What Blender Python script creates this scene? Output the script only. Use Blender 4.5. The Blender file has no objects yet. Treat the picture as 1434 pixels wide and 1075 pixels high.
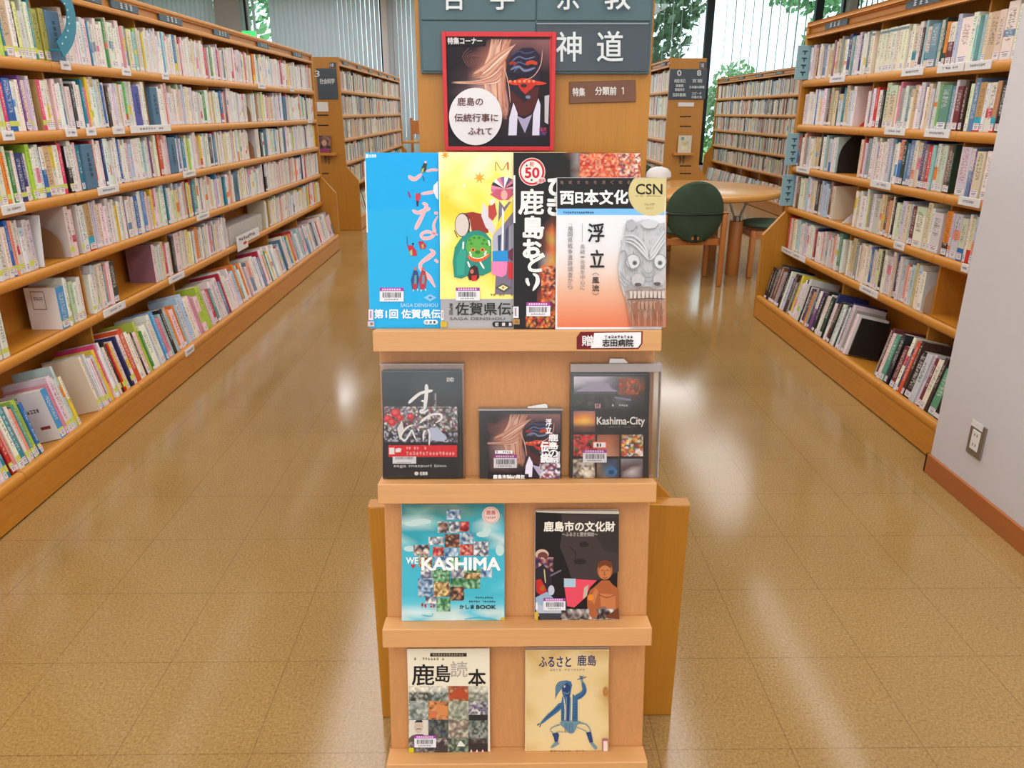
import bpy, bmesh, math, random
from mathutils import Vector, Matrix

# ------------------------------------------------------------------ camera, world, lights, exposure
SC = bpy.context.scene
COL = SC.collection
IW, IH = 1434, 1075
FPX, PITCH, YAW, ROLL, HCAM = 1065.09, 0.343812, 0.0142191, -0.0019138, 1.33933
_cy, _sy, _cp, _sp = math.cos(YAW), math.sin(YAW), math.cos(PITCH), math.sin(PITCH)
_fw = Vector((_sy * _cp, _cy * _cp, -_sp))
_rt = Vector((_cy, -_sy, 0))
_dn = _fw.cross(_rt)
_cr, _sr = math.cos(ROLL), math.sin(ROLL)
RT, DN, FW = _cr * _rt + _sr * _dn, -_sr * _rt + _cr * _dn, _fw
EYE = Vector((0, 0, HCAM))
cd = bpy.data.cameras.new('camera')
cam = bpy.data.objects.new('camera', cd)
COL.objects.link(cam)
cd.sensor_fit = 'HORIZONTAL'
cd.sensor_width = 36
cd.lens = FPX / IW * 36
cd.clip_start = 0.05
cam.matrix_world = Matrix(((RT.x, -DN.x, -FW.x, EYE.x), (RT.y, -DN.y, -FW.y, EYE.y), (RT.z, -DN.z, -FW.z, EYE.z), (0, 0, 0, 1)))
SC.camera = cam

SC.view_settings.view_transform = 'Standard'
SC.view_settings.look = 'None'
SC.view_settings.gamma = 1
SC.view_settings.use_curve_mapping = False
SC.view_settings.exposure = -0.38
SC.cycles.use_denoising = True

W = bpy.data.worlds.new('sky')
SC.world = W
W.use_nodes = True
_bg = W.node_tree.nodes['Background']
_bg.inputs[0].default_value = (0.86, 0.95, 1.0, 1)
_bg.inputs[1].default_value = 4.0


def area(name, x, y, z, sx, sy, power, color=(1, 1, 1)):
    l = bpy.data.lights.new(name, 'AREA')
    l.shape = 'RECTANGLE'
    l.size, l.size_y, l.energy, l.color = sx, sy, power, color
    o = bpy.data.objects.new(name, l)
    o.location = (x, y, z)
    COL.objects.link(o)
    return o


# rows of ceiling tubes over the aisles
for _x in (-3.1, -0.98, 1.07, 3.1):
    for _y, _p in ((-1.6, 58), (2.0, 56), (5.6, 48), (9.6, 34), (13.4, 56)):
        area('ceiling_tube_light', _x, _y, 3.44, 0.9, 2.8, _p, (0.97, 0.99, 1.0))

# ------------------------------------------------------------------ pixel <-> world helpers


def ray(px, py):
    return (RT * ((px - IW / 2) / FPX) + DN * ((py - IH / 2) / FPX) + FW)


def on_plane(px, py, P0, n):
    d = ray(px, py)
    t = n.dot(P0 - EYE) / n.dot(d)
    return EYE + d * t


def onY(px, py, Y): return on_plane(px, py, Vector((0, Y, 0)), Vector((0, 1, 0)))
def onX(px, py, X): return on_plane(px, py, Vector((X, 0, 0)), Vector((1, 0, 0)))
def onZ(px, py, Z): return on_plane(px, py, Vector((0, 0, Z)), Vector((0, 0, 1)))


def project(P):
    q = Vector(P) - EYE
    z = q.dot(FW)
    return (IW / 2 + FPX * q.dot(RT) / z, IH / 2 + FPX * q.dot(DN) / z, z)


def col_y(px, X, z):
    """the depth at which the line (X, *, z) crosses picture column px"""
    lo, hi = 1.2, 17.0
    inc = project((X, hi, z))[0] > project((X, lo, z))[0]
    for _ in range(40):
        m = (lo + hi) / 2
        if (project((X, m, z))[0] < px) == inc:
            lo = m
        else:
            hi = m
    return lo


# ------------------------------------------------------------------ colours and materials
def lin(c):
    return tuple((v / 255 / 12.92) if v / 255 <= 0.04045 else ((v / 255 + 0.055) / 1.055) ** 2.4 for v in c[:3])


def new_mat(name):
    m = bpy.data.materials.new(name)
    m.use_nodes = True
    nt = m.node_tree
    return m, nt, nt.nodes['Principled BSDF']


def plain(name, c, rough=0.6, metal=0.0, spec=0.5, noise=0.0, scale=40.0):
    m, nt, b = new_mat(name)
    b.inputs['Base Color'].default_value = (*lin(c), 1)
    b.inputs['Roughness'].default_value = rough
    b.inputs['Metallic'].default_value = metal
    b.inputs['Specular IOR Level'].default_value = spec
    if noise:
        tc = nt.nodes.new('ShaderNodeTexCoord')
        n = nt.nodes.new('ShaderNodeTexNoise')
        n.inputs['Scale'].default_value = scale
        n.inputs['Detail'].default_value = 4
        nt.links.new(tc.outputs['Object'], n.inputs['Vector'])
        mx = nt.nodes.new('ShaderNodeMix')
        mx.data_type = 'RGBA'
        l = lin(c)
        mx.inputs[6].default_value = (*[v * (1 - noise) for v in l], 1)
        mx.inputs[7].default_value = (*[min(1, v * (1 + noise)) for v in l], 1)
        nt.links.new(n.outputs['Fac'], mx.inputs[0])
        nt.links.new(mx.outputs[2], b.inputs['Base Color'])
    return m


def wood(name, c, vec=(26, 26, 1.6), rough=0.42, contrast=0.16):
    m, nt, b = new_mat(name)
    tc = nt.nodes.new('ShaderNodeTexCoord')
    mp = nt.nodes.new('ShaderNodeMapping')
    mp.inputs['Scale'].default_value = vec
    n = nt.nodes.new('ShaderNodeTexNoise')
    n.inputs['Scale'].default_value = 3.0
    n.inputs['Detail'].default_value = 6
    n.inputs['Distortion'].default_value = 0.5
    n2 = nt.nodes.new('ShaderNodeTexNoise')
    n2.inputs['Scale'].default_value = 16.0
    n2.inputs['Detail'].default_value = 3
    ad = nt.nodes.new('ShaderNodeMath')
    ad.operation = 'ADD'
    hf = nt.nodes.new('ShaderNodeMath')
    hf.operation = 'MULTIPLY'
    hf.inputs[1].default_value = 0.5
    rp = nt.nodes.new('ShaderNodeValToRGB')
    l = lin(c)
    rp.color_ramp.elements[0].position = 0.3
    rp.color_ramp.elements[1].position = 0.72
    rp.color_ramp.elements[0].color = (*[v * (1 - contrast) for v in l], 1)
    rp.color_ramp.elements[1].color = (*[min(1, v * (1 + contrast)) for v in l], 1)
    L = nt.links.new
    L(tc.outputs['Object'], mp.inputs['Vector'])
    L(mp.outputs['Vector'], n.inputs['Vector'])
    L(mp.outputs['Vector'], n2.inputs['Vector'])
    L(n.outputs['Fac'], ad.inputs[0])
    L(n2.outputs['Fac'], ad.inputs[1])
    L(ad.outputs[0], hf.inputs[0])
    L(hf.outputs[0], rp.inputs['Fac'])
    L(rp.outputs['Color'], b.inputs['Base Color'])
    b.inputs['Roughness'].default_value = rough
    return m


def paint(name, rough=0.4, spec=0.5):
    """printed ink: colour comes from the mesh's colour attribute"""
    m, nt, b = new_mat(name)
    a = nt.nodes.new('ShaderNodeVertexColor')
    a.layer_name = 'Col'
    nt.links.new(a.outputs['Color'], b.inputs['Base Color'])
    b.inputs['Roughness'].default_value = rough
    b.inputs['Specular IOR Level'].default_value = spec
    return m


def book_material():
    """cover colour from the colour attribute; its alpha seeds a column of small printed title marks on the spine"""
    m, nt, b = new_mat('book_cover')
    N, L = nt.nodes.new, nt.links.new
    a = N('ShaderNodeVertexColor')
    a.layer_name = 'Col'
    uv = N('ShaderNodeUVMap')
    uv.uv_map = 'UVMap'
    sp = N('ShaderNodeSeparateXYZ')
    L(uv.outputs['UV'], sp.inputs[0])

    def math_(op, x, y=None, z=None):
        n = N('ShaderNodeMath')
        n.operation = op
        for i, v in enumerate((x, y, z)):
            if v is None:
                continue
            if isinstance(v, (int, float)):
                n.inputs[i].default_value = v
            else:
                L(v, n.inputs[i])
        return n.outputs[0]
    u, v, rnd = sp.outputs[0], sp.outputs[1], a.outputs['Alpha']
    # glyph noise
    cmb = N('ShaderNodeCombineXYZ')
    L(math_('MULTIPLY', u, 4.5), cmb.inputs[0])
    L(math_('MULTIPLY', v, 46.0), cmb.inputs[1])
    L(math_('MULTIPLY', rnd, 311.0), cmb.inputs[2])
    nz = N('ShaderNodeTexNoise')
    nz.inputs['Scale'].default_value = 1.0
    nz.inputs['Detail'].default_value = 1.5
    L(cmb.outputs[0], nz.inputs['Vector'])
    glyph = math_('GREATER_THAN', nz.outputs['Fac'], 0.5)
    # characters sit in cells with gaps between them
    cell = math_('FRACT', math_('MULTIPLY', v, math_('ADD', math_('MULTIPLY', rnd, 8.0), 11.0)))
    inc = math_('MULTIPLY', math_('GREATER_THAN', cell, 0.16), 1.0)
    top = math_('LESS_THAN', v, math_('ADD', 0.84, math_('MULTIPLY', math_('FRACT', math_('MULTIPLY', rnd, 7.0)), 0.12)))
    bot = math_('GREATER_THAN', v, math_('ADD', 0.2, math_('MULTIPLY', math_('FRACT', math_('MULTIPLY', rnd, 13.0)), 0.3)))
    cu = math_('LESS_THAN', math_('ABSOLUTE', math_('SUBTRACT', u, 0.5)), 0.25)
    msk = math_('MULTIPLY', math_('MULTIPLY', math_('MULTIPLY', glyph, inc), math_('MULTIPLY', top, bot)), cu)
    # ink: dark on pale covers, pale on dark ones, sometimes coloured
    bw = N('ShaderNodeRGBToBW')
    L(a.outputs['Color'], bw.inputs[0])
    pale = math_('GREATER_THAN', bw.outputs[0], 0.3)
    rp = N('ShaderNodeValToRGB')
    rp.color_ramp.interpolation = 'CONSTANT'
    inks = [(0, (40, 36, 40)), (0.42, (60, 60, 110)), (0.54, (190, 60, 80)), (0.66, (70, 110, 80)), (0.75, (110, 80, 60)), (0.85, (40, 36, 44))]
    while len(rp.color_ramp.elements) < len(inks):
        rp.color_ramp.elements.new(0.5)
    for e, (p_, c_) in zip(rp.color_ramp.elements, inks):
        e.position = p_
        e.color = (*lin(c_), 1)
    L(math_('FRACT', math_('MULTIPLY', rnd, 29.0)), rp.inputs['Fac'])
    ink = N('ShaderNodeMix')
    ink.data_type = 'RGBA'
    L(pale, ink.inputs[0])
    ink.inputs[6].default_value = (*lin((226, 222, 214)), 1)
    L(rp.outputs['Color'], ink.inputs[7])
    mx = N('ShaderNodeMix')
    mx.data_type = 'RGBA'
    L(math_('MULTIPLY', msk, 0.6), mx.inputs[0])
    L(a.outputs['Color'], mx.inputs[6])
    L(ink.outputs[2], mx.inputs[7])
    L(mx.outputs[2], b.inputs['Base Color'])
    b.inputs['Roughness'].default_value = 0.38
    return m


def floor_material():
    m, nt, b = new_mat('speckled_tile')
    N, L = nt.nodes.new, nt.links.new
    tc = N('ShaderNodeTexCoord')
    sp = N('ShaderNodeSeparateXYZ')
    L(tc.outputs['Object'], sp.inputs[0])

    def math_(op, x, y=None):
        n = N('ShaderNodeMath')
        n.operation = op
        for i, v in enumerate((x, y)):
            if v is None:
                continue
            if isinstance(v, (int, float)):
                n.inputs[i].default_value = v
            else:
                L(v, n.inputs[i])
        return n.outputs[0]

    def joint(o, off):
        f = math_('FRACT', math_('DIVIDE', math_('SUBTRACT', o, off), 0.3))
        d = math_('MINIMUM', f, math_('SUBTRACT', 1.0, f))
        return math_('LESS_THAN', d, 0.0045)
    jn = math_('MAXIMUM', joint(sp.outputs[0], -0.5559), joint(sp.outputs[1], 1.3177))
    n1 = N('ShaderNodeTexNoise')
    n1.inputs['Scale'].default_value = 150
    n1.inputs['Detail'].default_value = 4
    n2 = N('ShaderNodeTexNoise')
    n2.inputs['Scale'].default_value = 1.3
    n2.inputs['Detail'].default_value = 3
    vo = N('ShaderNodeTexVoronoi')
    vo.inputs['Scale'].default_value = 120
    for n in (n1, n2, vo):
        L(tc.outputs['Object'], n.inputs['Vector'])
    rp = N('ShaderNodeValToRGB')
    for e, p_, c_ in zip(rp.color_ramp.elements, (0.25, 0.75), ((147, 112, 60), (188, 153, 98))):
        e.position = p_
        e.color = (*lin(c_), 1)
    L(n1.outputs['Fac'], rp.inputs['Fac'])
    mx = N('ShaderNodeMix')
    mx.data_type = 'RGBA'
    mx.blend_type = 'MULTIPLY'
    mx.inputs[0].default_value = 0.35
    L(rp.outputs['Color'], mx.inputs[6])
    rp2 = N('ShaderNodeValToRGB')
    for e, p_, c_ in zip(rp2.color_ramp.elements, (0.3, 0.7), ((190, 180, 165), (255, 252, 245))):
        e.position = p_
        e.color = (*lin(c_), 1)
    L(n2.outputs['Fac'], rp2.inputs['Fac'])
    L(rp2.outputs['Color'], mx.inputs[7])
    n3 = N('ShaderNodeTexNoise')
    n3.inputs['Scale'].default_value = 120
    n3.inputs['Detail'].default_value = 2
    L(tc.outputs['Object'], n3.inputs['Vector'])
    fleck = math_('MULTIPLY', math_('GREATER_THAN', n3.outputs['Fac'], 0.66), 0.3)
    dk = N('ShaderNodeMix')
    dk.data_type = 'RGBA'
    L(math_('MAXIMUM', fleck, math_('MULTIPLY', jn, 0.42)), dk.inputs[0])
    L(mx.outputs[2], dk.inputs[6])
    dk.inputs[7].default_value = (*lin((96, 66, 34)), 1)
    L(dk.outputs[2], b.inputs['Base Color'])
    b.inputs['Specular IOR Level'].default_value = 0.5
    ro = math_('ADD', math_('MULTIPLY', n2.outputs['Fac'], 0.16), 0.06)
    L(ro, b.inputs['Roughness'])
    bp = N('ShaderNodeBump')
    bp.inputs['Strength'].default_value = 0.05
    bp.inputs['Distance'].default_value = 0.002
    L(n1.outputs['Fac'], bp.inputs['Height'])
    L(bp.outputs[0], b.inputs['Normal'])
    return m


def see_through(name, c, gloss=0.08, amount=0.94, rough=0.04):
    m = bpy.data.materials.new(name)
    m.use_nodes = True
    nt = m.node_tree
    nt.nodes.remove(nt.nodes['Principled BSDF'])
    out = nt.nodes['Material Output']
    tr = nt.nodes.new('ShaderNodeBsdfTransparent')
    tr.inputs[0].default_value = (*[v * amount for v in lin(c)], 1)
    gl = nt.nodes.new('ShaderNodeBsdfGlossy')
    gl.inputs['Roughness'].default_value = rough
    mx = nt.nodes.new('ShaderNodeMixShader')
    mx.inputs[0].default_value = gloss
    nt.links.new(tr.outputs[0], mx.inputs[1])
    nt.links.new(gl.outputs[0], mx.inputs[2])
    nt.links.new(mx.outputs[0], out.inputs['Surface'])
    return m


def translucent(name, c, t=0.35):
    m = bpy.data.materials.new(name)
    m.use_nodes = True
    nt = m.node_tree
    nt.nodes.remove(nt.nodes['Principled BSDF'])
    out = nt.nodes['Material Output']
    a = nt.nodes.new('ShaderNodeBsdfDiffuse')
    a.inputs[0].default_value = (*lin(c), 1)
    b = nt.nodes.new('ShaderNodeBsdfTranslucent')
    b.inputs[0].default_value = (*lin(c), 1)
    mx = nt.nodes.new('ShaderNodeMixShader')
    mx.inputs[0].default_value = t
    nt.links.new(a.outputs[0], mx.inputs[1])
    nt.links.new(b.outputs[0], mx.inputs[2])
    nt.links.new(mx.outputs[0], out.inputs['Surface'])
    return m


def glow(name, c, s):
    m, nt, b = new_mat(name)
    b.inputs['Base Color'].default_value = (*lin(c), 1)
    b.inputs['Emission Color'].default_value = (*lin(c), 1)
    b.inputs['Emission Strength'].default_value = s
    return m


def leaf_material(name, c1, c2):
    m = bpy.data.materials.new(name)
    m.use_nodes = True
    nt = m.node_tree
    N, L = nt.nodes.new, nt.links.new
    b = nt.nodes['Principled BSDF']
    g = N('ShaderNodeNewGeometry')
    rp = N('ShaderNodeValToRGB')
    rp.color_ramp.elements[0].color = (*lin(c1), 1)
    rp.color_ramp.elements[1].color = (*lin(c2), 1)
    L(g.outputs['Random Per Island'], rp.inputs['Fac'])
    L(rp.outputs['Color'], b.inputs['Base Color'])
    b.inputs['Roughness'].default_value = 0.6
    tl = N('ShaderNodeBsdfTranslucent')
    L(rp.outputs['Color'], tl.inputs[0])
    mx = N('ShaderNodeMixShader')
    mx.inputs[0].default_value = 0.35
    out = nt.nodes['Material Output']
    L(b.outputs[0], mx.inputs[1])
    L(tl.outputs[0], mx.inputs[2])
    L(mx.outputs[0], out.inputs['Surface'])
    return m


M = {
    'honey': wood('honey_wood', (196, 132, 46)),
    'honey_h': wood('honey_wood_rails', (200, 132, 40), vec=(26, 1.6, 26)),
    'panel': wood('end_panel_wood', (184, 122, 30), vec=(22, 22, 1.0), contrast=0.1),
    'beech': wood('beech_board', (194, 134, 80), vec=(60, 60, 1.6), contrast=0.13, rough=0.5),
    'beech_h': wood('beech_ledge', (205, 150, 94), vec=(1.6, 60, 60), contrast=0.08, rough=0.5),
    'skirt': wood('skirting_wood', (172, 100, 48), vec=(26, 1.6, 26), contrast=0.1),
    'table': wood('table_wood', (212, 152, 80), vec=(1.6, 26, 26), contrast=0.08, rough=0.18),
    'chair': wood('chair_wood', (190, 118, 56)),
    'shade': plain('gap_shade', (30, 22, 14), 0.8),  # near-black stands in for shade in the floor gap and panel slots
    'floor': floor_material(),
    'wall': plain('wall_paint', (206, 202, 204), 0.85, noise=0.02, scale=60),
    'ceiling': plain('ceiling_paint', (214, 214, 212), 0.9),
    'slate': plain('slate_plate', (68, 86, 96), 0.45),
    'slate_dark': plain('slate_dark_plate', (62, 72, 80), 0.42),
    'slate_green': plain('slate_green_board', (74, 98, 104), 0.5),
    'ink': paint('printed_ink', 0.42, 0.22),
    'ink_matt': paint('printed_matt', 0.6, 0.25),
    'book': book_material(),
    'pages': plain('page_edges', (214, 204, 184), 0.85, noise=0.08, scale=300),
    'white': plain('white_plastic', (226, 224, 222), 0.4),
    'brown_plate': plain('brown_plate', (116, 72, 50), 0.5),
    'bookend': plain('bookend_steel', (150, 116, 82), 0.5),
    'bookend_dark': plain('bookend_black', (26, 24, 24), 0.5),
    'teal': plain('teal_plastic', (34, 124, 146), 0.35),
    'index': plain('index_board_blue', (78, 114, 142), 0.5, noise=0.05, scale=90),
    'index_pale': plain('index_board_pale', (140, 178, 188), 0.5),
    'steel': plain('brushed_steel', (150, 146, 140), 0.35, 0.9),
    'black': plain('black_plastic', (26, 25, 25), 0.35),
    'green': plain('green_fabric', (52, 72, 52), 0.85, noise=0.12, scale=260),
    'green_seat': plain('green_seat_fabric', (78, 104, 84), 0.8, noise=0.1, scale=260),
    'alu': plain('dark_frame', (52, 56, 60), 0.4, 0.4),
    'alu_pale': plain('pale_frame', (168, 170, 170), 0.5, 0.2),
    'column': plain('column_paint', (204, 198, 194), 0.85),
    'blind': translucent('blind_fabric', (196, 194, 200), 0.42),
    'strip': translucent('blind_strip', (206, 214, 214), 0.4),
    'glass': see_through('window_glass', (236, 246, 246), 0.05),
    'sleeve': see_through('clear_sleeve', (246, 244, 242), 0.05, 0.96, 0.15),
    'haze': translucent('sleeve_seal', (210, 200, 196), 0.5),
    'clear_case': plain('clear_case', (206, 200, 194), 0.18),
    'exit': glow('exit_green', (60, 220, 110), 1.6),
    'bark': plain('bark', (84, 70, 58), 0.9, noise=0.2, scale=30),
    'grass': plain('grass', (120, 150, 84), 0.9, noise=0.2, scale=8),
    'red_frame': plain('red_frame', (206, 40, 48), 0.5),
}


# ------------------------------------------------------------------ mesh helpers
class MB:
    """collects solids into one mesh"""

    def __init__(s):
        s.bm = bmesh.new()

    def box(s, lo, hi, bev=0.0, seg=2, mat=None):
        lo, hi = Vector(lo), Vector(hi)
        r = bmesh.ops.create_cube(s.bm, size=1)
        vs = r['verts']
        d, c = hi - lo, (hi + lo) / 2
        for v in vs:
            v.co = Vector((v.co.x * d.x, v.co.y * d.y, v.co.z * d.z)) + c
        if bev:
            es = list({e for v in vs for e in v.link_edges})
            r = bmesh.ops.bevel(s.bm, geom=es, offset=bev, segments=seg, affect='EDGES', profile=0.5)
            vs = list({v for f in r['faces'] for v in f.verts} | {v for v in vs if v.is_valid})
        if mat is not None:
            for v in {v for v in vs if v.is_valid}:
                v.co = mat @ v.co
        return s

    def prism(s, pts, a, b, axis='y', bev=0.0, mat=None):
        """polygon pts extruded along an axis from a to b"""
        def P(p, t):
            return {'y': (p[0], t, p[1]), 'x': (t, p[0], p[1]), 'z': (p[0], p[1], t)}[axis]
        A = [s.bm.verts.new(P(p, a)) for p in pts]
        B = [s.bm.verts.new(P(p, b)) for p in pts]
        n = len(pts)
        fs = [s.bm.faces.new(A), s.bm.faces.new(B[::-1])]
        for i in range(n):
            fs.append(s.bm.faces.new((A[i], B[i], B[(i + 1) % n], A[(i + 1) % n])))
        vs = A + B
        if bev:
            es = list({e for f in fs[:2] for e in f.edges})
            r = bmesh.ops.bevel(s.bm, geom=es, offset=bev, segments=2, affect='EDGES', profile=0.5)
            vs = list({v for f in r['faces'] for v in f.verts} | {v for v in vs if v.is_valid})
        if mat is not None:
            for v in {v for v in vs if v.is_valid}:
                v.co = mat @ v.co
        return s

    def tube(s, a, b, r, r2=None, n=16):
        a, b = Vector(a), Vector(b)
        d = b - a
        q = Vector((0, 0, 1)).rotation_difference(d.normalized()).to_matrix().to_4x4()
        bmesh.ops.create_cone(s.bm, cap_ends=True, segments=n, radius1=r, radius2=r if r2 is None else r2, depth=d.length,
                              matrix=Matrix.Translation((a + b) / 2) @ q)
        return s

    def lathe(s, prof, n=48, scale=(1, 1), off=(0, 0, 0)):
        rings = []
        for r, z in prof:
            rings.append([s.bm.verts.new((off[0] + scale[0] * r * math.cos(2 * math.pi * i / n), off[1] + scale[1] * r * math.sin(2 * math.pi * i / n), off[2] + z)) for i in range(n)])
        for p, q in zip(rings, rings[1:]):
            for i in range(n):
                s.bm.faces.new((p[i], p[(i + 1) % n], q[(i + 1) % n], q[i]))
        s.bm.faces.new(rings[0][::-1])
        s.bm.faces.new(rings[-1])
        return s

    def mesh(s, name, mat, smooth=False):
        bmesh.ops.recalc_face_normals(s.bm, faces=s.bm.faces)
        me = bpy.data.meshes.new(name)
        s.bm.to_mesh(me)
        s.bm.free()
        me.materials.append(mat)
        if smooth:
            for p in me.polygons:
                p.use_smooth = True
            if hasattr(me, 'set_sharp_from_angle'):
                me.set_sharp_from_angle(angle=math.radians(40))
        return me

    def build(s, name, mat, parent=None, loc=None, smooth=False):
        """geometry given in world space; the object's origin goes to its parent's place (or to loc)"""
        me = s.mesh(name, mat, smooth)
        return link(name, me, parent, loc)


def link(name, me, parent=None, loc=None):
    o = bpy.data.objects.new(name, me)
    COL.objects.link(o)
    if parent is not None:
        p, org = parent, Vector((0, 0, 0))
        while p is not None:
            org += Vector(p.location)
            p = p.parent
        me.transform(Matrix.Translation(-org))
        o.parent = parent
    elif loc is not None:
        me.transform(Matrix.Translation(-Vector(loc)))
        o.location = loc
    return o


def link_local(name, me, parent):
    o = bpy.data.objects.new(name, me)
    COL.objects.link(o)
    o.parent = parent
    return o


def tag(o, label, cat, group=None, kind=None):
    o['label'] = label
    o['category'] = cat
    if group:
        o['group'] = group
    if kind:
        o['kind'] = kind
    return o


def thing(name, label, cat, loc, group=None, rz=0.0):
    o = bpy.data.objects.new(name, None)
    o.empty_display_size = 0.1
    COL.objects.link(o)
    o.location = loc
    o.rotation_euler.z = rz
    return tag(o, label, cat, group)


def struct(o):
    o['kind'] = 'structure'
    return o


# ------------------------------------------------------------------ flat printed art on a real surface
_glyphs = {}


def glyph(txt):
    if txt not in _glyphs:
        cu = bpy.data.curves.new('t', 'FONT')
        cu.body = txt
        cu.size = 1
        cu.resolution_u = 3
        o = bpy.data.objects.new('t', cu)
        COL.objects.link(o)
        dg = bpy.context.evaluated_depsgraph_get()
        me = bpy.data.meshes.new_from_object(o.evaluated_get(dg))
        vs = [(v.co.x, v.co.y) for v in me.vertices]
        fs = [tuple(p.vertices) for p in me.polygons]
        bpy.data.objects.remove(o)
        bpy.data.curves.remove(cu)
        bpy.data.meshes.remove(me)
        x0, x1 = min(v[0] for v in vs), max(v[0] for v in vs)
        y0, y1 = min(v[1] for v in vs), max(v[1] for v in vs)
        _glyphs[txt] = ([((x - x0) / (x1 - x0 or 1), (y - y0) / (y1 - y0 or 1)) for x, y in vs], fs)
    return _glyphs[txt]


class Art:
    """Flat coloured shapes laid on a surface. at(x, y) gives the point of the surface, nrm its outward normal."""

    def __init__(s, at, nrm, step=0.00022):
        s.at, s.nrm, s.step = at, Vector(nrm).normalized(), step
        s.v, s.f, s.c, s.lay = [], [], [], 1

    def up(s):
        s.lay += 1

    def add(s, pts, faces, cols):
        b = len(s.v)
        for x, y in pts:
            s.v.append(s.at(x, y) + s.nrm * (s.step * s.lay))
        for f in faces:
            s.f.append(tuple(b + i for i in f))
            s.c.append([cols[i] for i in f] if isinstance(cols, list) else [cols] * len(f))

    def poly(s, pts, c):
        s.add(pts, [tuple(range(len(pts)))], lin(c))
        s.up()

    def rect(s, x0, y0, x1, y1, c):
        s.poly([(x0, y0), (x1, y0), (x1, y1), (x0, y1)], c)

    def ell(s, cx, cy, rx, ry, c, n=28, clip=None):
        pts = [(cx + rx * math.cos(2 * math.pi * i / n), cy + ry * math.sin(2 * math.pi * i / n)) for i in range(n)]
        if clip:
            pts = [(min(max(x, clip[0]), clip[2]), min(max(y, clip[1]), clip[3])) for x, y in pts]
        s.poly(pts, c)

    def pill(s, x0, y0, x1, y1, c, r=None):
        r = r or (y1 - y0) / 2
        pts = []
        for cx, cy, a in ((x1 - r, y0 + r, -90), (x1 - r, y1 - r, 0), (x0 + r, y1 - r, 90), (x0 + r, y0 + r, 180)):
            pts += [(cx + r * math.cos(math.radians(a + k * 18)), cy + r * math.sin(math.radians(a + k * 18))) for k in range(6)]
        s.poly(pts, c)

    def ring(s, cx, cy, r, w, c, n=36):
        pts, fs = [], []
        for i in range(n):
            a = 2 * math.pi * i / n
            pts += [(cx + r * math.cos(a), cy + r * math.sin(a)), (cx + (r - w) * math.cos(a), cy + (r - w) * math.sin(a))]
            j = (i + 1) % n
            fs.append((2 * i, 2 * j, 2 * j + 1, 2 * i + 1))
        s.add(pts, fs, lin(c))
        s.up()

    def stroke(s, pts, w, c, taper=True):
        """brush stroke through pts; w one width or a list"""
        P = []
        for i in range(len(pts) - 1):
            p0, p1, p2, p3 = pts[max(i - 1, 0)], pts[i], pts[i + 1], pts[min(i + 2, len(pts) - 1)]
            for k in range(6):
                t = k / 6
                P.append(tuple(0.5 * (2 * p1[j] + (p2[j] - p0[j]) * t + (2 * p0[j] - 5 * p1[j] + 4 * p2[j] - p3[j]) * t * t + (3 * p1[j] - p0[j] - 3 * p2[j] + p3[j]) * t ** 3) for j in (0, 1)))
        P.append(pts[-1])
        n = len(P)
        V, Fs = [], []
        for i, (x, y) in enumerate(P):
            a, b = P[max(i - 1, 0)], P[min(i + 1, n - 1)]
            dx, dy = b[0] - a[0], b[1] - a[1]
            l = math.hypot(dx, dy) or 1
            u = i / (n - 1)
            ww = w if not isinstance(w, (list, tuple)) else w[min(int(u * (len(w) - 1)), len(w) - 2)] * (1 - (u * (len(w) - 1) - min(int(u * (len(w) - 1)), len(w) - 2))) + w[min(int(u * (len(w) - 1)), len(w) - 2) + 1] * (u * (len(w) - 1) - min(int(u * (len(w) - 1)), len(w) - 2))
            if taper:
                ww *= min(1, 0.35 + 5 * min(u, 1 - u))
            V += [(x - dy / l * ww / 2, y + dx / l * ww / 2), (x + dy / l * ww / 2, y - dx / l * ww / 2)]
            if i:
                Fs.append((2 * i - 2, 2 * i - 1, 2 * i + 1, 2 * i))
        s.add(V, Fs, lin(c))
        s.up()

    def text(s, txt, x0, y0, x1, y1, c, bold=0.0, vertical=False):
        if vertical:
            n = len(txt)
            h = (y1 - y0) / n
            for i, ch in enumerate(txt):
                if ch != ' ':
                    a = 0.35 if ch in '・一ー' else 0.06
                    s.text(ch, x0, y0 + h * (i + a), x1, y0 + h * (i + 1 - a), c, bold)
            return
        vs, fs = glyph(txt)
        offs = [(0, 0)] if not bold else [(0, 0), (bold, 0), (-bold, 0), (0, bold), (0, -bold), (bold * .7, bold * .7), (-bold * .7, bold * .7), (bold * .7, -bold * .7), (-bold * .7, -bold * .7)]
        for dx, dy in offs:
            s.add([(x0 + u * (x1 - x0) + dx, y1 - v * (y1 - y0) + dy) for u, v in vs], fs, lin(c))
            s.lay += .35
        s.up()

    def grid(s, x0, y0, x1, y1, rows, pal=None, quad=None):
        """a small picture: rows of colours at grid points, blended in between"""
        ny, nx = len(rows), len(rows[0])
        pts, cols = [], []
        for j in range(ny):
            for i in range(nx):
                u, v = i / (nx - 1), j / (ny - 1)
                if quad:
                    (ax, ay), (bx, by), (cx, cy), (dx, dy) = quad
                    pts.append(((ax * (1 - u) + bx * u) * (1 - v) + (dx * (1 - u) + cx * u) * v, (ay * (1 - u) + by * u) * (1 - v) + (dy * (1 - u) + cy * u) * v))
                else:
                    pts.append((x0 + (x1 - x0) * u, y0 + (y1 - y0) * v))
                k = rows[j][i]
                cols.append(lin(pal[k] if pal else k))
        fs = []
        for j in range(ny - 1):
            for i in range(nx - 1):
                a, b, c, d = j * nx + i, j * nx + i + 1, (j + 1) * nx + i + 1, (j + 1) * nx + i
                fs += [(a, b, c), (a, c, d)] if (i * 7 + j * 3) % 4 < 2 else [(a, b, d), (b, c, d)]
        s.add(pts, fs, cols)
        s.up()

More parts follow.
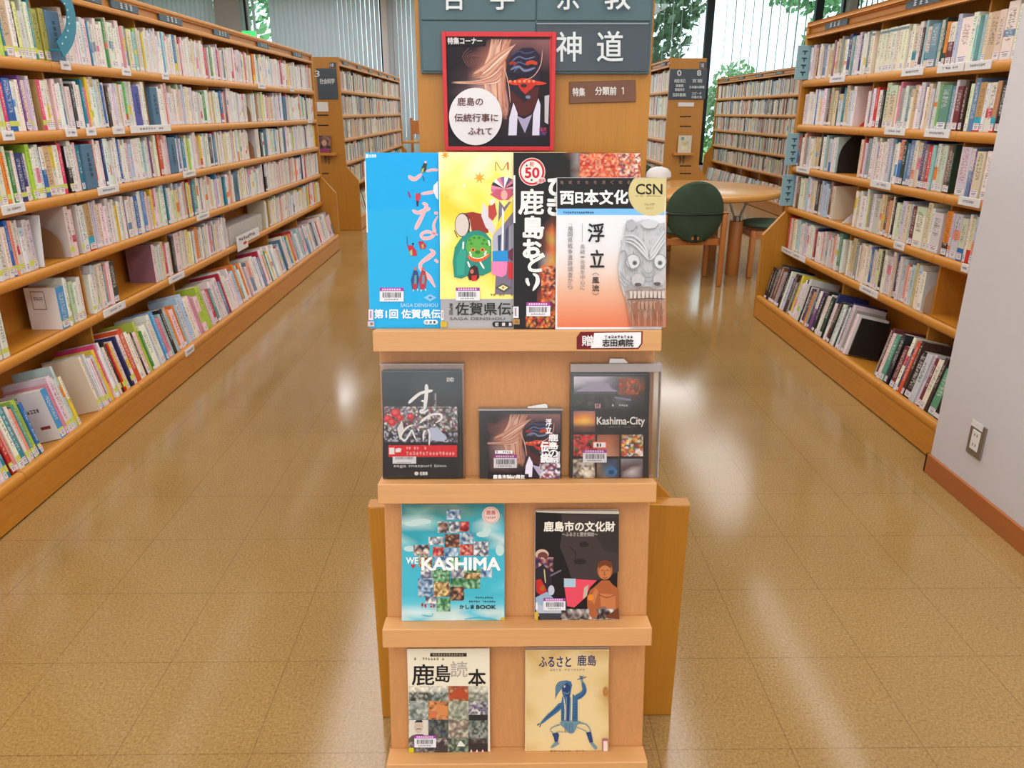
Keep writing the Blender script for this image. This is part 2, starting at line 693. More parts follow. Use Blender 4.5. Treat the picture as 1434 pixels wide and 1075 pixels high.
    def photo(s, x0, y0, x1, y1, pal, seed, cell=2.2, top=None, bottom=None):
        """a small busy photograph made of blended patches"""
        R = random.Random(seed)
        nx, ny = max(3, int((x1 - x0) / cell)), max(3, int((y1 - y0) / cell))
        rows = []
        for j in range(ny):
            r = []
            for i in range(nx):
                p = pal
                if top and j < ny * 0.3:
                    p = top
                if bottom and j > ny * 0.65:
                    p = bottom
                c = R.choice(p)
                k = R.uniform(0.8, 1.15)
                r.append(tuple(min(255, v * k) for v in c))
            rows.append(r)
        s.grid(x0, y0, x1, y1, rows)

    def barcode(s, x0, y0, x1, y1, strip=True):
        h = y1 - y0
        s.rect(x0, y0, x1, y1, (226, 224, 228))
        yb = y0
        if strip:
            s.rect(x0, y0, x1, y0 + h * .25, (160, 60, 150))
            n = 8
            for i in range(n):
                xx = x0 + (x1 - x0) * (.1 + .8 * i / n)
                s.rect(xx, y0 + h * .06, xx + (x1 - x0) * .07, y0 + h * .2, (226, 190, 222))
            yb = y0 + h * .3
        R = random.Random(int(x0 * 7 + y0))
        x = x0 + (x1 - x0) * .12
        e = x0 + (x1 - x0) * .87
        while x < e:
            w = R.choice((.5, .5, .9, 1.2)) * (x1 - x0) / 34
            s.add([(x, yb + h * .04), (x + w, yb + h * .04), (x + w, yb + h * .42), (x, yb + h * .42)], [(0, 1, 2, 3)], lin((50, 48, 60)))
            x += w + R.choice((.5, .8, 1.0)) * (x1 - x0) / 34
        for i in range(9):
            xx = x0 + (x1 - x0) * (.2 + .6 * i / 9)
            s.add([(xx, y0 + h * .8), (xx + (x1 - x0) * .03, y0 + h * .8), (xx + (x1 - x0) * .03, y0 + h * .9), (xx, y0 + h * .9)], [(0, 1, 2, 3)], lin((90, 88, 100)))
        s.up()

    def marks(s, x0, y0, x1, y1, n, c, seed=0):
        """a line of print too small to read"""
        R = random.Random(seed)
        st = (x1 - x0) / n
        for i in range(n):
            if R.random() < .1:
                continue
            x = x0 + st * i
            for k in range(3):
                yy = y0 + (y1 - y0) * R.choice((0, .3, .6))
                s.add([(x, yy), (x + st * .7, yy), (x + st * .7, yy + (y1 - y0) * .22), (x, yy + (y1 - y0) * .22)], [(0, 1, 2, 3)], lin(c))
            xx = x + st * R.uniform(.1, .5)
            s.add([(xx, y0), (xx + st * .18, y0), (xx + st * .18, y1), (xx, y1)], [(0, 1, 2, 3)], lin(c))
        s.up()

    def build(s, name, parent, mat=None, loc=None):
        me = bpy.data.meshes.new(name)
        me.from_pydata([tuple(v) for v in s.v], [], s.f)
        ca = me.color_attributes.new('Col', 'FLOAT_COLOR', 'CORNER')
        flat = []
        for cs in s.c:
            for c in cs:
                flat += [c[0], c[1], c[2], 1.0]
        ca.data.foreach_set('color', flat)
        me.materials.append(mat or M['ink'])
        # face the viewer side of the surface
        flip = [p.index for p in me.polygons if p.normal.dot(s.nrm) < 0]
        if flip:
            bm = bmesh.new()
            bm.from_mesh(me)
            bm.faces.ensure_lookup_table()
            bmesh.ops.reverse_faces(bm, faces=[bm.faces[i] for i in flip])
            bm.to_mesh(me)
            bm.free()
        return link(name, me, parent, loc)


# ------------------------------------------------------------------ the room
YB, ZC = 16.0, 3.5


def wall_box(name, lo, hi, mat):
    c = ((lo[0] + hi[0]) / 2, (lo[1] + hi[1]) / 2, lo[2])
    return struct(MB().box(lo, hi).build(name, mat, None, c))


_o = MB().box((-9, -4, -0.1), (9.2, YB + .4, 0)).build('floor', M['floor'], None, (0, 0, 0))
struct(_o)
wall_box('ceiling', (-9, -4, ZC), (9.2, YB + .4, ZC + .12), M['ceiling'])
wall_box('wall_left', (-9.2, -4, 0), (-9, YB, ZC), M['wall'])
wall_box('wall_far_right', (9.2, -4, 0), (9.4, YB, ZC), M['wall'])
wall_box('wall_rear', (-9, -4.2, 0), (9.2, -4, .7), M['wall'])  # unseen rear wall; its wide openings are added to let fill daylight in
wall_box('wall_rear_lintel', (-9, -4.2, 3.2), (9.2, -4, ZC), M['wall'])
for _i, _x in enumerate((-9, -5.6, -2.2, 1.2, 5.2)):
    wall_box('wall_rear_column_%d' % (_i + 1), (_x, -4.2, .7), (_x + .6, -4, 3.2), M['wall'])
wall_box('wall_right', (1.683, -4, 0), (2.55, 2.695, ZC), M['wall'])
_m = MB()
_m.box((1.671, -4, 0), (1.683, 2.707, 0.078), 0.002)
_m.box((1.671, 2.695, 0), (2.4, 2.707, 0.078), 0.002)
struct(_m.build('baseboard_right', M['skirt'], None, (1.677, 2.7, 0)))

# window wall: low sill wall, columns, frames, panes


def bx(px): return onY(px, 60, YB).x


wall_box('wall_back', (-9, YB, 0), (9.2, YB + .3, 0.32), M['column'])
wall_box('wall_back_lintel', (-9, YB, ZC - .06), (9.2, YB + .3, ZC), M['column'])
for _i, (_a, _b) in enumerate([(bx(308), bx(342)), (bx(1179), bx(1190)), (-9, -7.6), (bx(536), bx(545))]):
    wall_box('wall_back_column_%d' % (_i + 1), (_a, YB - .12 if _i != 3 else YB - .06, 0.32), (_b, YB + .3, ZC - .06), M['column'])
_panes = [(-7.6, bx(308)), (bx(342), bx(536)), (bx(545), bx(991)), (bx(991), bx(1142)), (bx(1142), bx(1179)), (bx(1190), 9.2)]
for _i, (_a, _b) in enumerate(_panes):
    w = bpy.data.objects.new('window_%d' % (_i + 1), None)
    COL.objects.link(w)
    w.location = ((_a + _b) / 2, YB + .1, .32)
    struct(w)
    fm = MB()
    t = 0.045
    fm.box((_a, YB + .05, .32), (_a + t * 2.2, YB + .15, ZC - .06))
    fm.box((_b - t, YB + .05, .32), (_b, YB + .15, ZC - .06))
    fm.box((_a, YB + .05, .32), (_b, YB + .15, .32 + t))
    fm.box((_a, YB + .05, ZC - .06 - t), (_b, YB + .15, ZC - .06))
    if _b - _a > 3:
        fm.box(((_a + _b) / 2 - t, YB + .05, .32), ((_a + _b) / 2 + t, YB + .15, ZC - .06))
    fm.build('window_frame', M['alu'], w)
    MB().box((_a + t, YB + .095, .32 + t), (_b - t, YB + .101, ZC - .06 - t)).build('window_pane', M['glass'], w)


# vertical blinds: slats hang in one mesh per blind
def blind(label, x0, x1, ang0, ang1, spacing, mat, width=0.089):
    t = thing('vertical_blind', label, 'blind', ((x0 + x1) / 2, YB - .1, ZC - .06), 'vertical blinds on the window wall')
    MB().box((x0, YB - .13, ZC - .1), (x1, YB - .07, ZC - .05)).build('head_rail', M['alu_pale'], t)
    m = MB()
    n = int((x1 - x0) / spacing)
    R = random.Random(int(x0 * 100))
    for i in range(n):
        x = x0 + spacing * (i + .5)
        a = math.radians(ang0 + (ang1 - ang0) * i / max(1, n - 1) + R.uniform(-4, 4))
        c, s_ = math.cos(a) * width / 2, math.sin(a) * width / 2
        y = YB - .1
        b = [m.bm.verts.new(p) for p in ((x - c, y - s_, .34), (x, y + .006, .34), (x + c, y + s_, .34), (x + c, y + s_, ZC - .1), (x, y + .006, ZC - .1), (x - c, y - s_, ZC - .1))]
        m.bm.faces.new((b[0], b[1], b[4], b[5]))
        m.bm.faces.new((b[1], b[2], b[3], b[4]))
    m.build('slats', mat, t)


blind('grey vertical blind beside the column above the long bookcase', -7.55, bx(307), 12, 12, .086, M['blind'])
blind('wide closed grey vertical blind behind the bookcase with the number 3', bx(383), bx(534), 18, 40, .086, M['blind'])
blind('narrow grey vertical blind beside the wooden end panel with daylight streaks', bx(546), bx(700), 32, 40, .086, M['blind'])
blind('blind turned edge on before the slim window by the exit sign', bx(343), bx(370), 70, 70, .1, M['strip'])
blind('open vertical blind in front of the dark conifer', bx(760), bx(984), 84, 86, .17, M['strip'], .07)
blind('open vertical blind in front of the bright sky', bx(1006), bx(1140), 88, 92, .17, M['strip'], .07)
blind('half open vertical blind above the bookcase next to the white wall', bx(1192), bx(1300), 50, 60, .1, M['blind'])

# exit sign on the window side
_c = onY(349, 43, YB - .3)
t = thing('exit_sign', 'small green lit exit sign showing just above the long bookcase', 'sign', (_c.x, YB - .3, _c.z - .28))
_w = onY(359, 43, YB - .3).x - _c.x
MB().box((_c.x - _w, YB - .34, _c.z - .28), (_c.x + _w, YB - .28, _c.z), .006).build('lamp_housing', M['white'], t)
MB().box((_c.x - _w + .01, YB - .346, _c.z - .27), (_c.x + _w - .01, YB - .339, _c.z - .01)).build('lit_face', M['exit'], t)
MB().box((_c.x - .012, YB - .32, _c.z), (_c.x + .012, YB - .3, ZC)).build('hanger', M['alu_pale'], t)
_a = Art(lambda x, y: Vector((_c.x + x * _w, YB - .346, _c.z - .14 - y * .14)), (0, -1, 0), .001)
_a.ell(.05, -.6, .1, .14, (236, 250, 240))
_a.stroke([(0, -.4), (-.1, .05), (.15, .3), (.05, .75)], .16, (236, 250, 240))
_a.stroke([(-.1, .05), (-.4, .7)], .14, (236, 250, 240))
_a.stroke([(-.35, -.1), (0, -.3), (.3, -.05)], .1, (236, 250, 240))
_a.build('running_figure', t)

# outlet in the white wall
t = thing('wall_outlet', 'grey steel double power outlet low on the white wall', 'outlet', (1.683, 2.445, .248))
MB().box((1.676, 2.403, .187), (1.683, 2.487, .309), .002).build('cover_plate', M['steel'], t)
MB().box((1.6735, 2.424, .21), (1.6765, 2.468, .282), .001).build('socket_insert', M['white'], t)
for _z in (.225, .262):
    m = MB()
    for _y in (2.438, 2.452):
        m.box((1.6729, _y - .0015, _z), (1.6737, _y + .0015, _z + .009))
    m.build('socket_slots', M['black'], t)
MB().box((1.6745, 2.42, .29), (1.6765, 2.484, .313)).build('paper_label', M['white'], t)

# ------------------------------------------------------------------ outdoors
struct(MB().box((-16, YB + .4, -.12), (20, 44, -.02)).build('ground', M['grass'], None, (2, 26, -.02)))


def tree(label, x, y, crowns, n, size, mat, trunk_h, seed, name='garden_tree'):
    R = random.Random(seed)
    t = thing(name, label, 'tree', (x, y, -.02), 'trees outside the windows')
    MB().tube((x, y, -.02), (x + .1, y, trunk_h), .16, .08, 10).build('trunk', M['bark'], t)
    V, Fc = [], []
    for _ in range(n):
        cx, cy, cz, rx, rz = R.choices(crowns, [c[3] ** 2 * c[4] for c in crowns])[0]
        d = Vector((R.gauss(0, 1), R.gauss(0, 1), R.gauss(0, 1))).normalized() * R.uniform(.45, 1.05) ** .6
        p = Vector((x + cx + d.x * rx, y + cy + d.y * rx, cz + d.z * rz))
        q = Vector((R.gauss(0, 1), R.gauss(0, 1), R.gauss(0, 1))).normalized()
        r = q.orthogonal().normalized()
        s_ = q.cross(r)
        L = size * R.uniform(.6, 1.3)
        b = len(V)
        V += [p + r * L, p + s_ * L * .45, p - r * L, p - s_ * L * .45]
        Fc.append((b, b + 1, b + 2, b + 3))
    me = bpy.data.meshes.new('foliage')
    me.from_pydata([tuple(v) for v in V], [], Fc)
    me.materials.append(mat)
    link('foliage', me, t)


_dk = leaf_material('conifer_leaf', (60, 84, 58), (130, 156, 122))
_lt = leaf_material('bright_leaf', (110, 160, 96), (190, 222, 170))
_md = leaf_material('mid_leaf', (70, 120, 70), (150, 196, 140))
tree('tall dark green conifer with pale gaps beyond the window', 3.2, 20.5, [(.1, 0, 3.5, 1.45, 1.9), (-.4, .1, 2.2, 1.35, 1.3), (.1, -.2, 1.2, 1.2, 1.2), (.7, 0, 4.0, 1.2, .9)], 4600, .14, _dk, 3.4, 1)
tree('pale green bush low in the window beside the conifer', 5.35, 18.6, [(0, 0, 1.5, .7, .9), (.4, 0, 1.2, .6, .7), (-.4, 0, 1.2, .6, .8)], 1800, .09, _lt, 1.0, 2)
tree('fresh green tree at the edge of the bright sky', 8.6, 21.5, [(0, 0, 2.7, .8, 1.3), (-.4, .3, 4.3, 1.3, .55), (.2, 0, 1.4, .9, .9)], 1700, .12, _md, 2.6, 3)
tree('leafy tree behind the slim window beside the exit sign', -6.6, 22, [(0, 0, 2.6, 1.5, 2.2)], 1300, .14, _md, 2.4, 4)
tree('leafy tree beyond the half open blind', 11.4, 22, [(0, 0, 2.6, 1.2, 2.4)], 1300, .14, _dk, 2.4, 5)

# ------------------------------------------------------------------ bookcases
HU, HL, ZL, ZD, HT = 0.2025, 0.34, 0.565, 0.717, 1.85
LEV = [1.527, 1.266, 1.012, 0.755, 0.486]
TILT = math.radians(12.6)
PROFILE = [(-HL, 0), (HL, 0), (HL, ZL), (HU, ZD), (HU, HT), (-HU, HT), (-HU, ZD), (-HL, ZL)]


def bookcase(label, cx, y0, y1, bays, sides, plates=(), labels=(), panel_t=0.036, zs=1.0):
    """double-sided library bookcase; bays = inner divider positions along y"""
    t = thing('bookcase', label, 'bookcase', (cx, (y0 + y1) / 2, 0), 'double sided library bookcases')
    yc = (y0 + y1) / 2
    t.scale.z = zs
    for a in (y0, y1 - panel_t):
        if label.startswith('bookcase whose') and a == y0:
            MB().prism([(cx + x, z) for x, z in [(-HL, 0), (HL, 0), (HL, .558), (HU, .558), (HU, HT), (-HU, HT), (-HU, .558), (-HL, .558)]], a, a + panel_t, 'y', .004).build('end_panel', M['panel'], t)
            for s in (-1, 1):
                MB().prism([(cx + s * HU * .9, .1), (cx + s * HL * .93, .1), (cx + s * HL * .93, .545), (cx + s * HU * .9, .69)], a + panel_t, a + panel_t + .02, 'y').build('side_cheek', M['panel'], t)
        else:
            MB().prism([(cx + x, z) for x, z in PROFILE], a, a + panel_t, 'y', .004).build('end_panel', M['panel'], t)
    a, b = y0 + panel_t, y1 - panel_t
    MB().box((cx - .006, a, .02), (cx + .006, b, 1.82)).build('centre_board', M['honey'], t)
    MB().box((cx - .2, a, 1.822), (cx + .2, b, 1.848), .004).build('top_board', M['honey_h'], t)
    MB().box((cx - HL + .03, a, 0), (cx + HL - .03, b, .012)).build('plinth', M['shade'], t)  # dark strip paints in the shadow gap below the kick boards
    edges = [a] + sorted(e for e in bays if a + .05 < e < b - .05) + [b]
    um = MB().prism([(-.16, .11), (-.16, 1.82), (.16, 1.82), (.16, .11)], -.006, .006, 'y').mesh('upright', M['honey'])
    for e in edges[1:-1]:
        o = link_local('upright', um, t)
        o.location = (0, e - yc, 0)
    for s in sides:
        for z0, z1, xo, nm in ((1.764, 1.788, HU, 'lower_moulding'), (1.83, 1.852, HU + .004, 'upper_moulding'), (1.78, 1.84, .186, 'top_rail')):
            MB().box((cx + s * (xo - .02), a, z0), (cx + s * xo, b, z1), .006 if 'm' in nm else 0).build(nm, M['honey_h'], t)
        MB().box((cx + s * .318, a, .007), (cx + s * (HL - .002), b, .12)).build('kick_board', M['honey_h'], t)
        for c, d in zip(edges, edges[1:]):
            w = d - c - .003
            key = 'shelf%.3f' % w
            if key not in _shelf:
                m = MB().box((.006, -w / 2, -.022), (.19, w / 2, 0))
                m.prism(nose(.178, HU, -.042, 0), -w / 2, w / 2, 'y')
                _shelf[key] = m.mesh('shelf', M['honey_h'], True)
                m = MB().prism([(.33, .150), (.33, .126), (.02, .056), (.02, .080)], -w / 2, w / 2, 'y')
                m.prism(nose(.314, HL, .114, .157), -w / 2, w / 2, 'y')
                _shelf[key + 'd'] = m.mesh('display_shelf', M['honey_h'], True)
            for z in LEV:
                o = link_local('shelf', _shelf[key], t)
                o.location = (0, (c + d) / 2 - yc, z)
                o.rotation_euler.z = 0 if s > 0 else math.pi
            o = link_local('display_shelf', _shelf[key + 'd'], t)
            o.location = (0, (c + d) / 2 - yc, 0)
            o.rotation_euler.z = 0 if s > 0 else math.pi
    for s, ya, yb in plates:
        X = cx + s * .187
        p = MB().box((min(X, X + s * .012), ya, 1.789), (max(X, X + s * .012), yb, 1.829), .002).build('name_plate', M['slate'], t)
        A = Art(lambda x, y: Vector((X + s * .0125, ya + (yb - ya) * x, 1.789 + .04 * (1 - y))), (s, 0, 0), .0005)
        for k in range(3):
            x = .3 + .16 * k
            for q in (.22, .46, .7):
                A.rect(x, q, x + .09, q + .09, (214, 218, 220))
            A.rect(x + .035, .2, x + .055, .8, (214, 218, 220))
        A.build('lettering', p)
    for s, lv, ya, yb in labels:
        z = LEV[lv] if lv < 5 else .152
        X = cx + s * (HU if lv < 5 else HL)
        p = MB().box((min(X - s * .002, X + s * .004), ya, z - .03), (max(X - s * .002, X + s * .004), yb, z + .005), .002).build('shelf_label', M['white'], t)
        A = Art(lambda x, y: Vector((X + s * .0042, ya + (yb - ya) * x, z - .028 + .03 * (1 - y))), (s, 0, 0), .0005)
        A.marks(.2, .3, .8, .62, 9, (140, 140, 170), int(ya * 100))
        A.build('lettering', p)
    return t


_shelf = {}
ZFAR = 1.03


def nose(x0, x1, z0, z1):
    r = (z1 - z0) / 2
    return [(x0, z1), (x0, z0)] + [(x1 - r * .62 + r * .62 * math.sin(a), z0 + r - r * math.cos(a)) for a in [math.pi * i / 9 for i in range(10)]]


LX, RX, CX, FX = -2.0, 2.092, 0.0575, 4.13


def LY(px, lv): return col_y(px, LX + HU, LEV[lv] if lv < 5 else .15)
def RY(px, lv): return col_y(px, RX - HU, LEV[lv] if lv < 5 else .15)


_ll = [(1, 0, 84, 97), (1, 0, 170, 182), (1, 0, 226, 235), (1, 0, 361, 371), (1, 0, 406, 411), (1, 1, 2, 18), (1, 1, 91, 106), (1, 1, 120, 133), (1, 1, 157, 173), (1, 1, 182, 238), (1, 1, 431, 437),
       (1, 2, 1, 33), (1, 2, 136, 165), (1, 2, 256, 273), (1, 4, 144, 174), (1, 4, 236, 257), (1, 3, 275, 292)]
_ll = [(s, lv, LY(a, lv), LY(b, lv)) for s, lv, a, b in _ll] + [(1, 5, col_y(259, LX + HL, .15), col_y(271, LX + HL, .15))]
_rl = [(-1, 0, 1163, 1184), (-1, 0, 1264, 1294), (-1, 0, 1314, 1351), (-1, 0, 1353, 1390), (-1, 1, 1240, 1268), (-1, 1, 1296, 1331), (-1, 2, 1116, 1134), (-1, 2, 1220, 1248), (-1, 2, 1344, 1374),
       (-1, 3, 1253, 1267), (-1, 4, 1205, 1230), (-1, 4, 1090, 1128), (-1, 3, 1348, 1358)]
_rl = [(s, lv, *sorted((RY(a, lv), RY(b, lv)))) for s, lv, a, b in _rl]
_bays = [1.5 + .91 * i for i in range(8)]
_bays = [7.87 - .91 * i for i in range(8)]
LEFT = bookcase('long honey wood bookcase full of books running along the left aisle', LX, 1.46, 7.9, _bays, (1, -1),
                [(1, 3.02, 3.3), (1, 3.56, 3.84), (1, 3.93, 4.21), (1, 4.46, 4.76), (1, 5.27, 5.56), (1, 6.18, 6.47), (1, 7.2, 7.52)], _ll)
RIGHT = bookcase('honey wood bookcase of books ending at the white wall', RX, 2.71, 5.14, [4.21, 3.30], (-1,), [(-1, 4.56, 4.86), (-1, 3.62, 3.92)], _rl)
B2 = [9.236 + .898 * i for i in range(7)]
CASE3 = bookcase('far bookcase behind the dark sign with the number 3', LX - .01, 9.2, 14.66, B2, (1,), [(1, 9.5 + .9 * i, 9.8 + .9 * i) for i in range(6)], zs=ZFAR)
CASE08 = bookcase('far bookcase behind the dark sign with the numbers 0 and 8', RX + .01, 9.2, 14.66, B2, (-1,), [(-1, 9.5 + .9 * i, 9.8 + .9 * i) for i in range(6)], zs=ZFAR)
ROW4 = bookcase('long far bookcase standing beneath the bright windows', FX, 9.3, 14.8, [9.336 + .905 * i for i in range(7)], (-1,), [(-1, 9.6 + .9 * i, 9.9 + .9 * i) for i in range(6)], zs=ZFAR)
CENTRE = bookcase('bookcase whose plain wooden end panel backs the display stand', CX, 1.42, 5.14, [2.33, 3.24, 4.15], (1, -1))

# ------------------------------------------------------------------ books
PAL = {
    'white': (236, 230, 226), 'ivory': (234, 226, 210), 'cream': (220, 206, 178), 'palepink': (234, 210, 208), 'greywhite': (214, 210, 208), 'paleblue': (184, 204, 220), 'palegreen': (200, 216, 186),
    'palelilac': (208, 196, 214), 'paleyellow': (232, 222, 158), 'paleteal': (160, 196, 200), 'beige': (206, 184, 142), 'tan': (190, 156, 100), 'yellow': (232, 202, 60), 'lime': (170, 204, 70),
    'olive': (168, 156, 70), 'green': (60, 140, 62), 'brightgreen': (96, 190, 74), 'darkgreen': (40, 62, 46), 'seagreen': (88, 146, 124), 'teal': (40, 130, 150), 'slateteal': (104, 140, 148),
    'skyblue': (74, 150, 204), 'blue': (44, 104, 172), 'navy': (46, 54, 108), 'slateblue': (104, 136, 164), 'purple': (120, 76, 140), 'mauve': (140, 100, 116), 'pink': (224, 130, 152),
    'hotpink': (218, 60, 110), 'crimson': (196, 44, 72), 'red': (208, 48, 46), 'redorange': (204, 78, 40), 'orange': (232, 130, 48), 'salmon': (232, 150, 128), 'maroon': (112, 44, 50),
    'brown': (126, 82, 58), 'darkbrown': (66, 46, 40), 'charcoal': (58, 58, 60), 'black': (34, 32, 34), 'grey': (160, 156, 152), 'cyan': (50, 168, 190),
}
WORDS = {'palepink': 'pale pink', 'greywhite': 'greyish white', 'paleblue': 'pale blue', 'palegreen': 'pale green', 'palelilac': 'pale lilac', 'paleyellow': 'pale yellow', 'paleteal': 'pale teal',
         'lime': 'lime green', 'olive': 'olive yellow', 'brightgreen': 'bright green', 'darkgreen': 'dark green', 'seagreen': 'sea green', 'slateteal': 'greyish teal', 'skyblue': 'sky blue', 'navy': 'navy blue',
         'slateblue': 'slate blue', 'hotpink': 'hot pink', 'redorange': 'orange red', 'darkbrown': 'dark brown'}
MIX_L = ['white'] * 50 + ['ivory'] * 14 + ['palepink'] * 11 + ['greywhite'] * 16 + ['palelilac'] * 3 + ['paleblue'] * 4 + ['palegreen'] * 2 + ['cream'] * 5 + ['paleyellow'] * 2 + ['pink', 'skyblue', 'salmon', 'teal', 'hotpink', 'charcoal', 'yellow', 'crimson']
MIX_R = ['ivory'] * 18 + ['white'] * 30 + ['cream'] * 15 + ['greywhite'] * 18 + ['palegreen'] * 2 + ['palelilac'] * 4 + ['paleblue'] * 4 + ['beige'] * 8 + ['slateblue', 'grey', 'grey', 'slateteal', 'brown', 'mauve', 'salmon', 'charcoal', 'navy']
MIX_F = ['cream'] * 14 + ['ivory'] * 12 + ['beige'] * 12 + ['greywhite'] * 10 + ['grey'] * 7 + ['slateblue'] * 5 + ['slateteal'] * 4 + ['brown'] * 6 + ['salmon'] * 5 + ['darkbrown'] * 4 + ['mauve'] * 3 + ['crimson', 'teal', 'navy', 'charcoal', 'palegreen']
MIX_DISP = ['white'] * 12 + ['palepink'] * 9 + ['paleblue'] * 6 + ['greywhite'] * 5 + ['ivory'] * 6 + ['paleteal'] * 4 + ['salmon'] * 2 + ['pink', 'teal', 'red', 'slateblue', 'slateblue', 'yellow', 'crimson', 'orange', 'lime']

OV_L = [
    '3 lime 16;13 beige 26;47 teal 10;57 olive 22;70 D 46;129 teal 8;153 green 15 m=redorange;181 blue 10;191 paleteal 14;197 lime 8;206 yellow 8;230 skyblue 9;249 blue 15 b=yellow;273 paleyellow 10;291 red 14;297 green 16;305 maroon 10;326 white 14 b=red;345 pink 12;355 orange 26 b=yellow;370 white 14 b=navy;396 crimson 28;402 white 12 b=crimson;423 maroon 12',
    '5 palegreen 10;12 hotpink 13;19 blue 26;33 purple 8;68 hotpink 13 c=tan;94 teal 11;111 charcoal 16;126 pink 14;148 blue 10;156 darkbrown 14;178 brightgreen 17 b=redorange;197 V 32;212 D 38;235 redorange 11;268 paleyellow 12;288 green 28;295 yellow 14;311 blue 24 b=crimson;317 pink 11;360 tan 14;366 beige 12;371 yellow 12;374 palepink 12;400 D 38;425 brightgreen 16',
    '12 orange 12;22 green 12;31 navy 20;38 navy 12 b=ivory;50 lime 14;67 blue 16 t=ivory;73 beige 28;82 ivory 16 t=yellow;99 black 18 t=greywhite;115 teal 16;126 D 42;136 red 13;149 navy 10;158 black 7;169 blue 11;204 paleteal 22;214 purple 7;224 redorange 24;245 D 46;254 blue 16;268 lime 12;282 yellow 17 b=redorange;289 blue 8;297 charcoal 28;305 crimson 14;335 white 15 b=orange;366 black 26;374 D 30;387 skyblue 24;399 D 34;412 lime 10;429 navy 10',
    '17 blue 11;27 salmon 11;121 white 26 c=cream;129 tan 28 b=cyan;168 yellow 15;180 navy 14;187 palepink 12;194 blue 22;220 white 20 t=pink;236 teal 10;276 seagreen 30;284 slateblue 12;315 teal 18;332 D 48;347 crimson 15;371 black 26 t=palelilac;397 palegreen 14;403 palegreen 14;409 palegreen 14;416 orange 8;423 blue 12;429 red 16;437 crimson 14',
    '16 white 18 c=ivory;98 skyblue 32 c=white;106 palegreen 18;122 palegreen 30;150 palepink 24;166 charcoal 26;224 palepink 16 c=mauve;234 paleyellow 20;244 charcoal 16;252 palepink 30;268 paleyellow 14;273 teal 10;278 orange 11;282 charcoal 8;290 greywhite 18 c=grey;302 black 9;308 palepink 12;316 blue 9;376 olive 16;384 paleyellow 14;395 salmon 11;412 black 15 t=palelilac;431 blue 10;444 yellow 18',
    '6 red 12;16 teal 14;30 seagreen 10;43 blue 11;53 green 11;84 skyblue 20 c=white;98 yellow 10 t=ivory;112 palelilac 9 c=mauve;128 seagreen 7;140 crimson 7;150 hotpink 9 b=salmon;160 black 8;174 navy 8;185 redorange 26 c=redorange;197 black 12;204 green 12;213 paleblue 12;225 skyblue 16 c=skyblue;236 black 18 c=black;288 salmon 12;300 slateteal 20;316 crimson 10;337 seagreen 20 t=palegreen;352 slateblue 34 t=salmon;368 crimson 10;376 seagreen 9;393 paleblue 28;408 yellow 15;415 red 14 b=slateblue;423 salmon 10;430 slateblue 30 t=palepink;436 orange 7;441 black 24;453 olive 14;464 teal 26 t=white;472 ivory 22']
OV_R = [
    '1125 lime 9;1129 darkbrown 15;1140 maroon 9;1153 slateblue 24;1193 slateteal 15;1213 slateteal 22;1284 darkbrown 13;1289 paleteal 10;1296 cream 26;1304 slateblue 36;1315 darkgreen 10;1321 orange 14 b=darkgreen;1328 maroon 26 t=ivory;1345 white 48;1360 white 20;1371 paleteal 10;1385 beige 34;1397 cream 24;1407 ivory 38 m=slateblue',
    '1139 blue 13;1156 maroon 15;1163 beige 18;1177 teal 13;1186 white 20 c=palepink;1208 palegreen 14;1215 mauve 14;1223 red 18;1230 black 15;1242 cream 42;1257 pink 11;1267 slateteal 16;1290 navy 8;1300 green 9;1306 brightgreen 7;1311 lime 6;1317 seagreen 44;1327 slateblue 15;1335 maroon 24;1345 darkbrown 14;1359 slateblue 20;1367 tan 26 b=cyan;1388 tan 16 b=cyan;1395 black 18;1403 maroon 17',
    '1117 blue 13 t=red;1124 salmon 9;1148 black 13;1155 paleteal 14;1162 paleblue 16 b=blue;1198 palegreen 12;1206 red 10;1212 grey 18;1252 blue 24 t=salmon;1262 darkgreen 18;1288 navy 15;1294 red 17;1301 paleteal 14;1307 palegreen 20;1315 palegreen 18;1331 darkgreen 13;1344 greywhite 42;1354 slateblue 15 t=greywhite;1361 purple 9;1368 cream 32;1379 mauve 22',
    '1133 darkgreen 9;1142 charcoal 28;1151 palelilac 12;1158 cream 22 c=cream;1190 ivory 38;1200 cream 20;1210 yellow 9;1222 greywhite 34;1235 brown 19;1243 salmon 15;1249 black 11;1257 palegreen 16;1264 cream 22;1274 maroon 21;1284 ivory 46;1296 cream 22;1311 greywhite 42;1321 orange 26 b=darkbrown;1332 greywhite 28;1344 palegreen 24 b=blue;1354 cream 16 b=red',
    '1097 grey 13;1103 red 9;1108 orange 11;1114 paleblue 16;1137 redorange 10;1148 red 14 b=orange;1157 palepink 12;1164 salmon 12 c=brown;1172 seagreen 22;1186 cream 18;1195 grey 14;1207 ivory 18;1215 blue 17;1222 palelilac 14;1228 black 13;1238 greywhite 22;1252 ivory 14;1262 salmon 10;1271 white 18 c=greywhite',
    '1080 black 24 c=black;1088 brown 24;1094 black 14;1102 palelilac 26 c=navy;1113 yellow 14;1119 ivory 12 c=charcoal;1134 orange 16;1143 purple 20 t=white;1153 white 14 t=palepink;1161 white 14 t=palepink;1169 greywhite 20;1176 charcoal 14 c=charcoal;1186 white 16 c=white;1226 charcoal 22 c=charcoal;1243 seagreen 20 c=seagreen;1258 maroon 22 c=maroon;1270 redorange 16 c=navy;1283 black 30 c=black;1302 ivory 20 c=seagreen;1314 seagreen 30 c=seagreen']
GAP_L = [[], [(56.5, 65), (350, 356)], [(353, 361)], [(58, 103)], [(23, 90), (171, 221), (322, 374)], [(67, 89), (117, 142)]]
GAP_R = [[], [(1191, 1205)], [(1166, 1195)], [(1164, 1186)], [(1285, 1400)], [(1180, 1218)]]
BOOKS, BOARDS = [], []
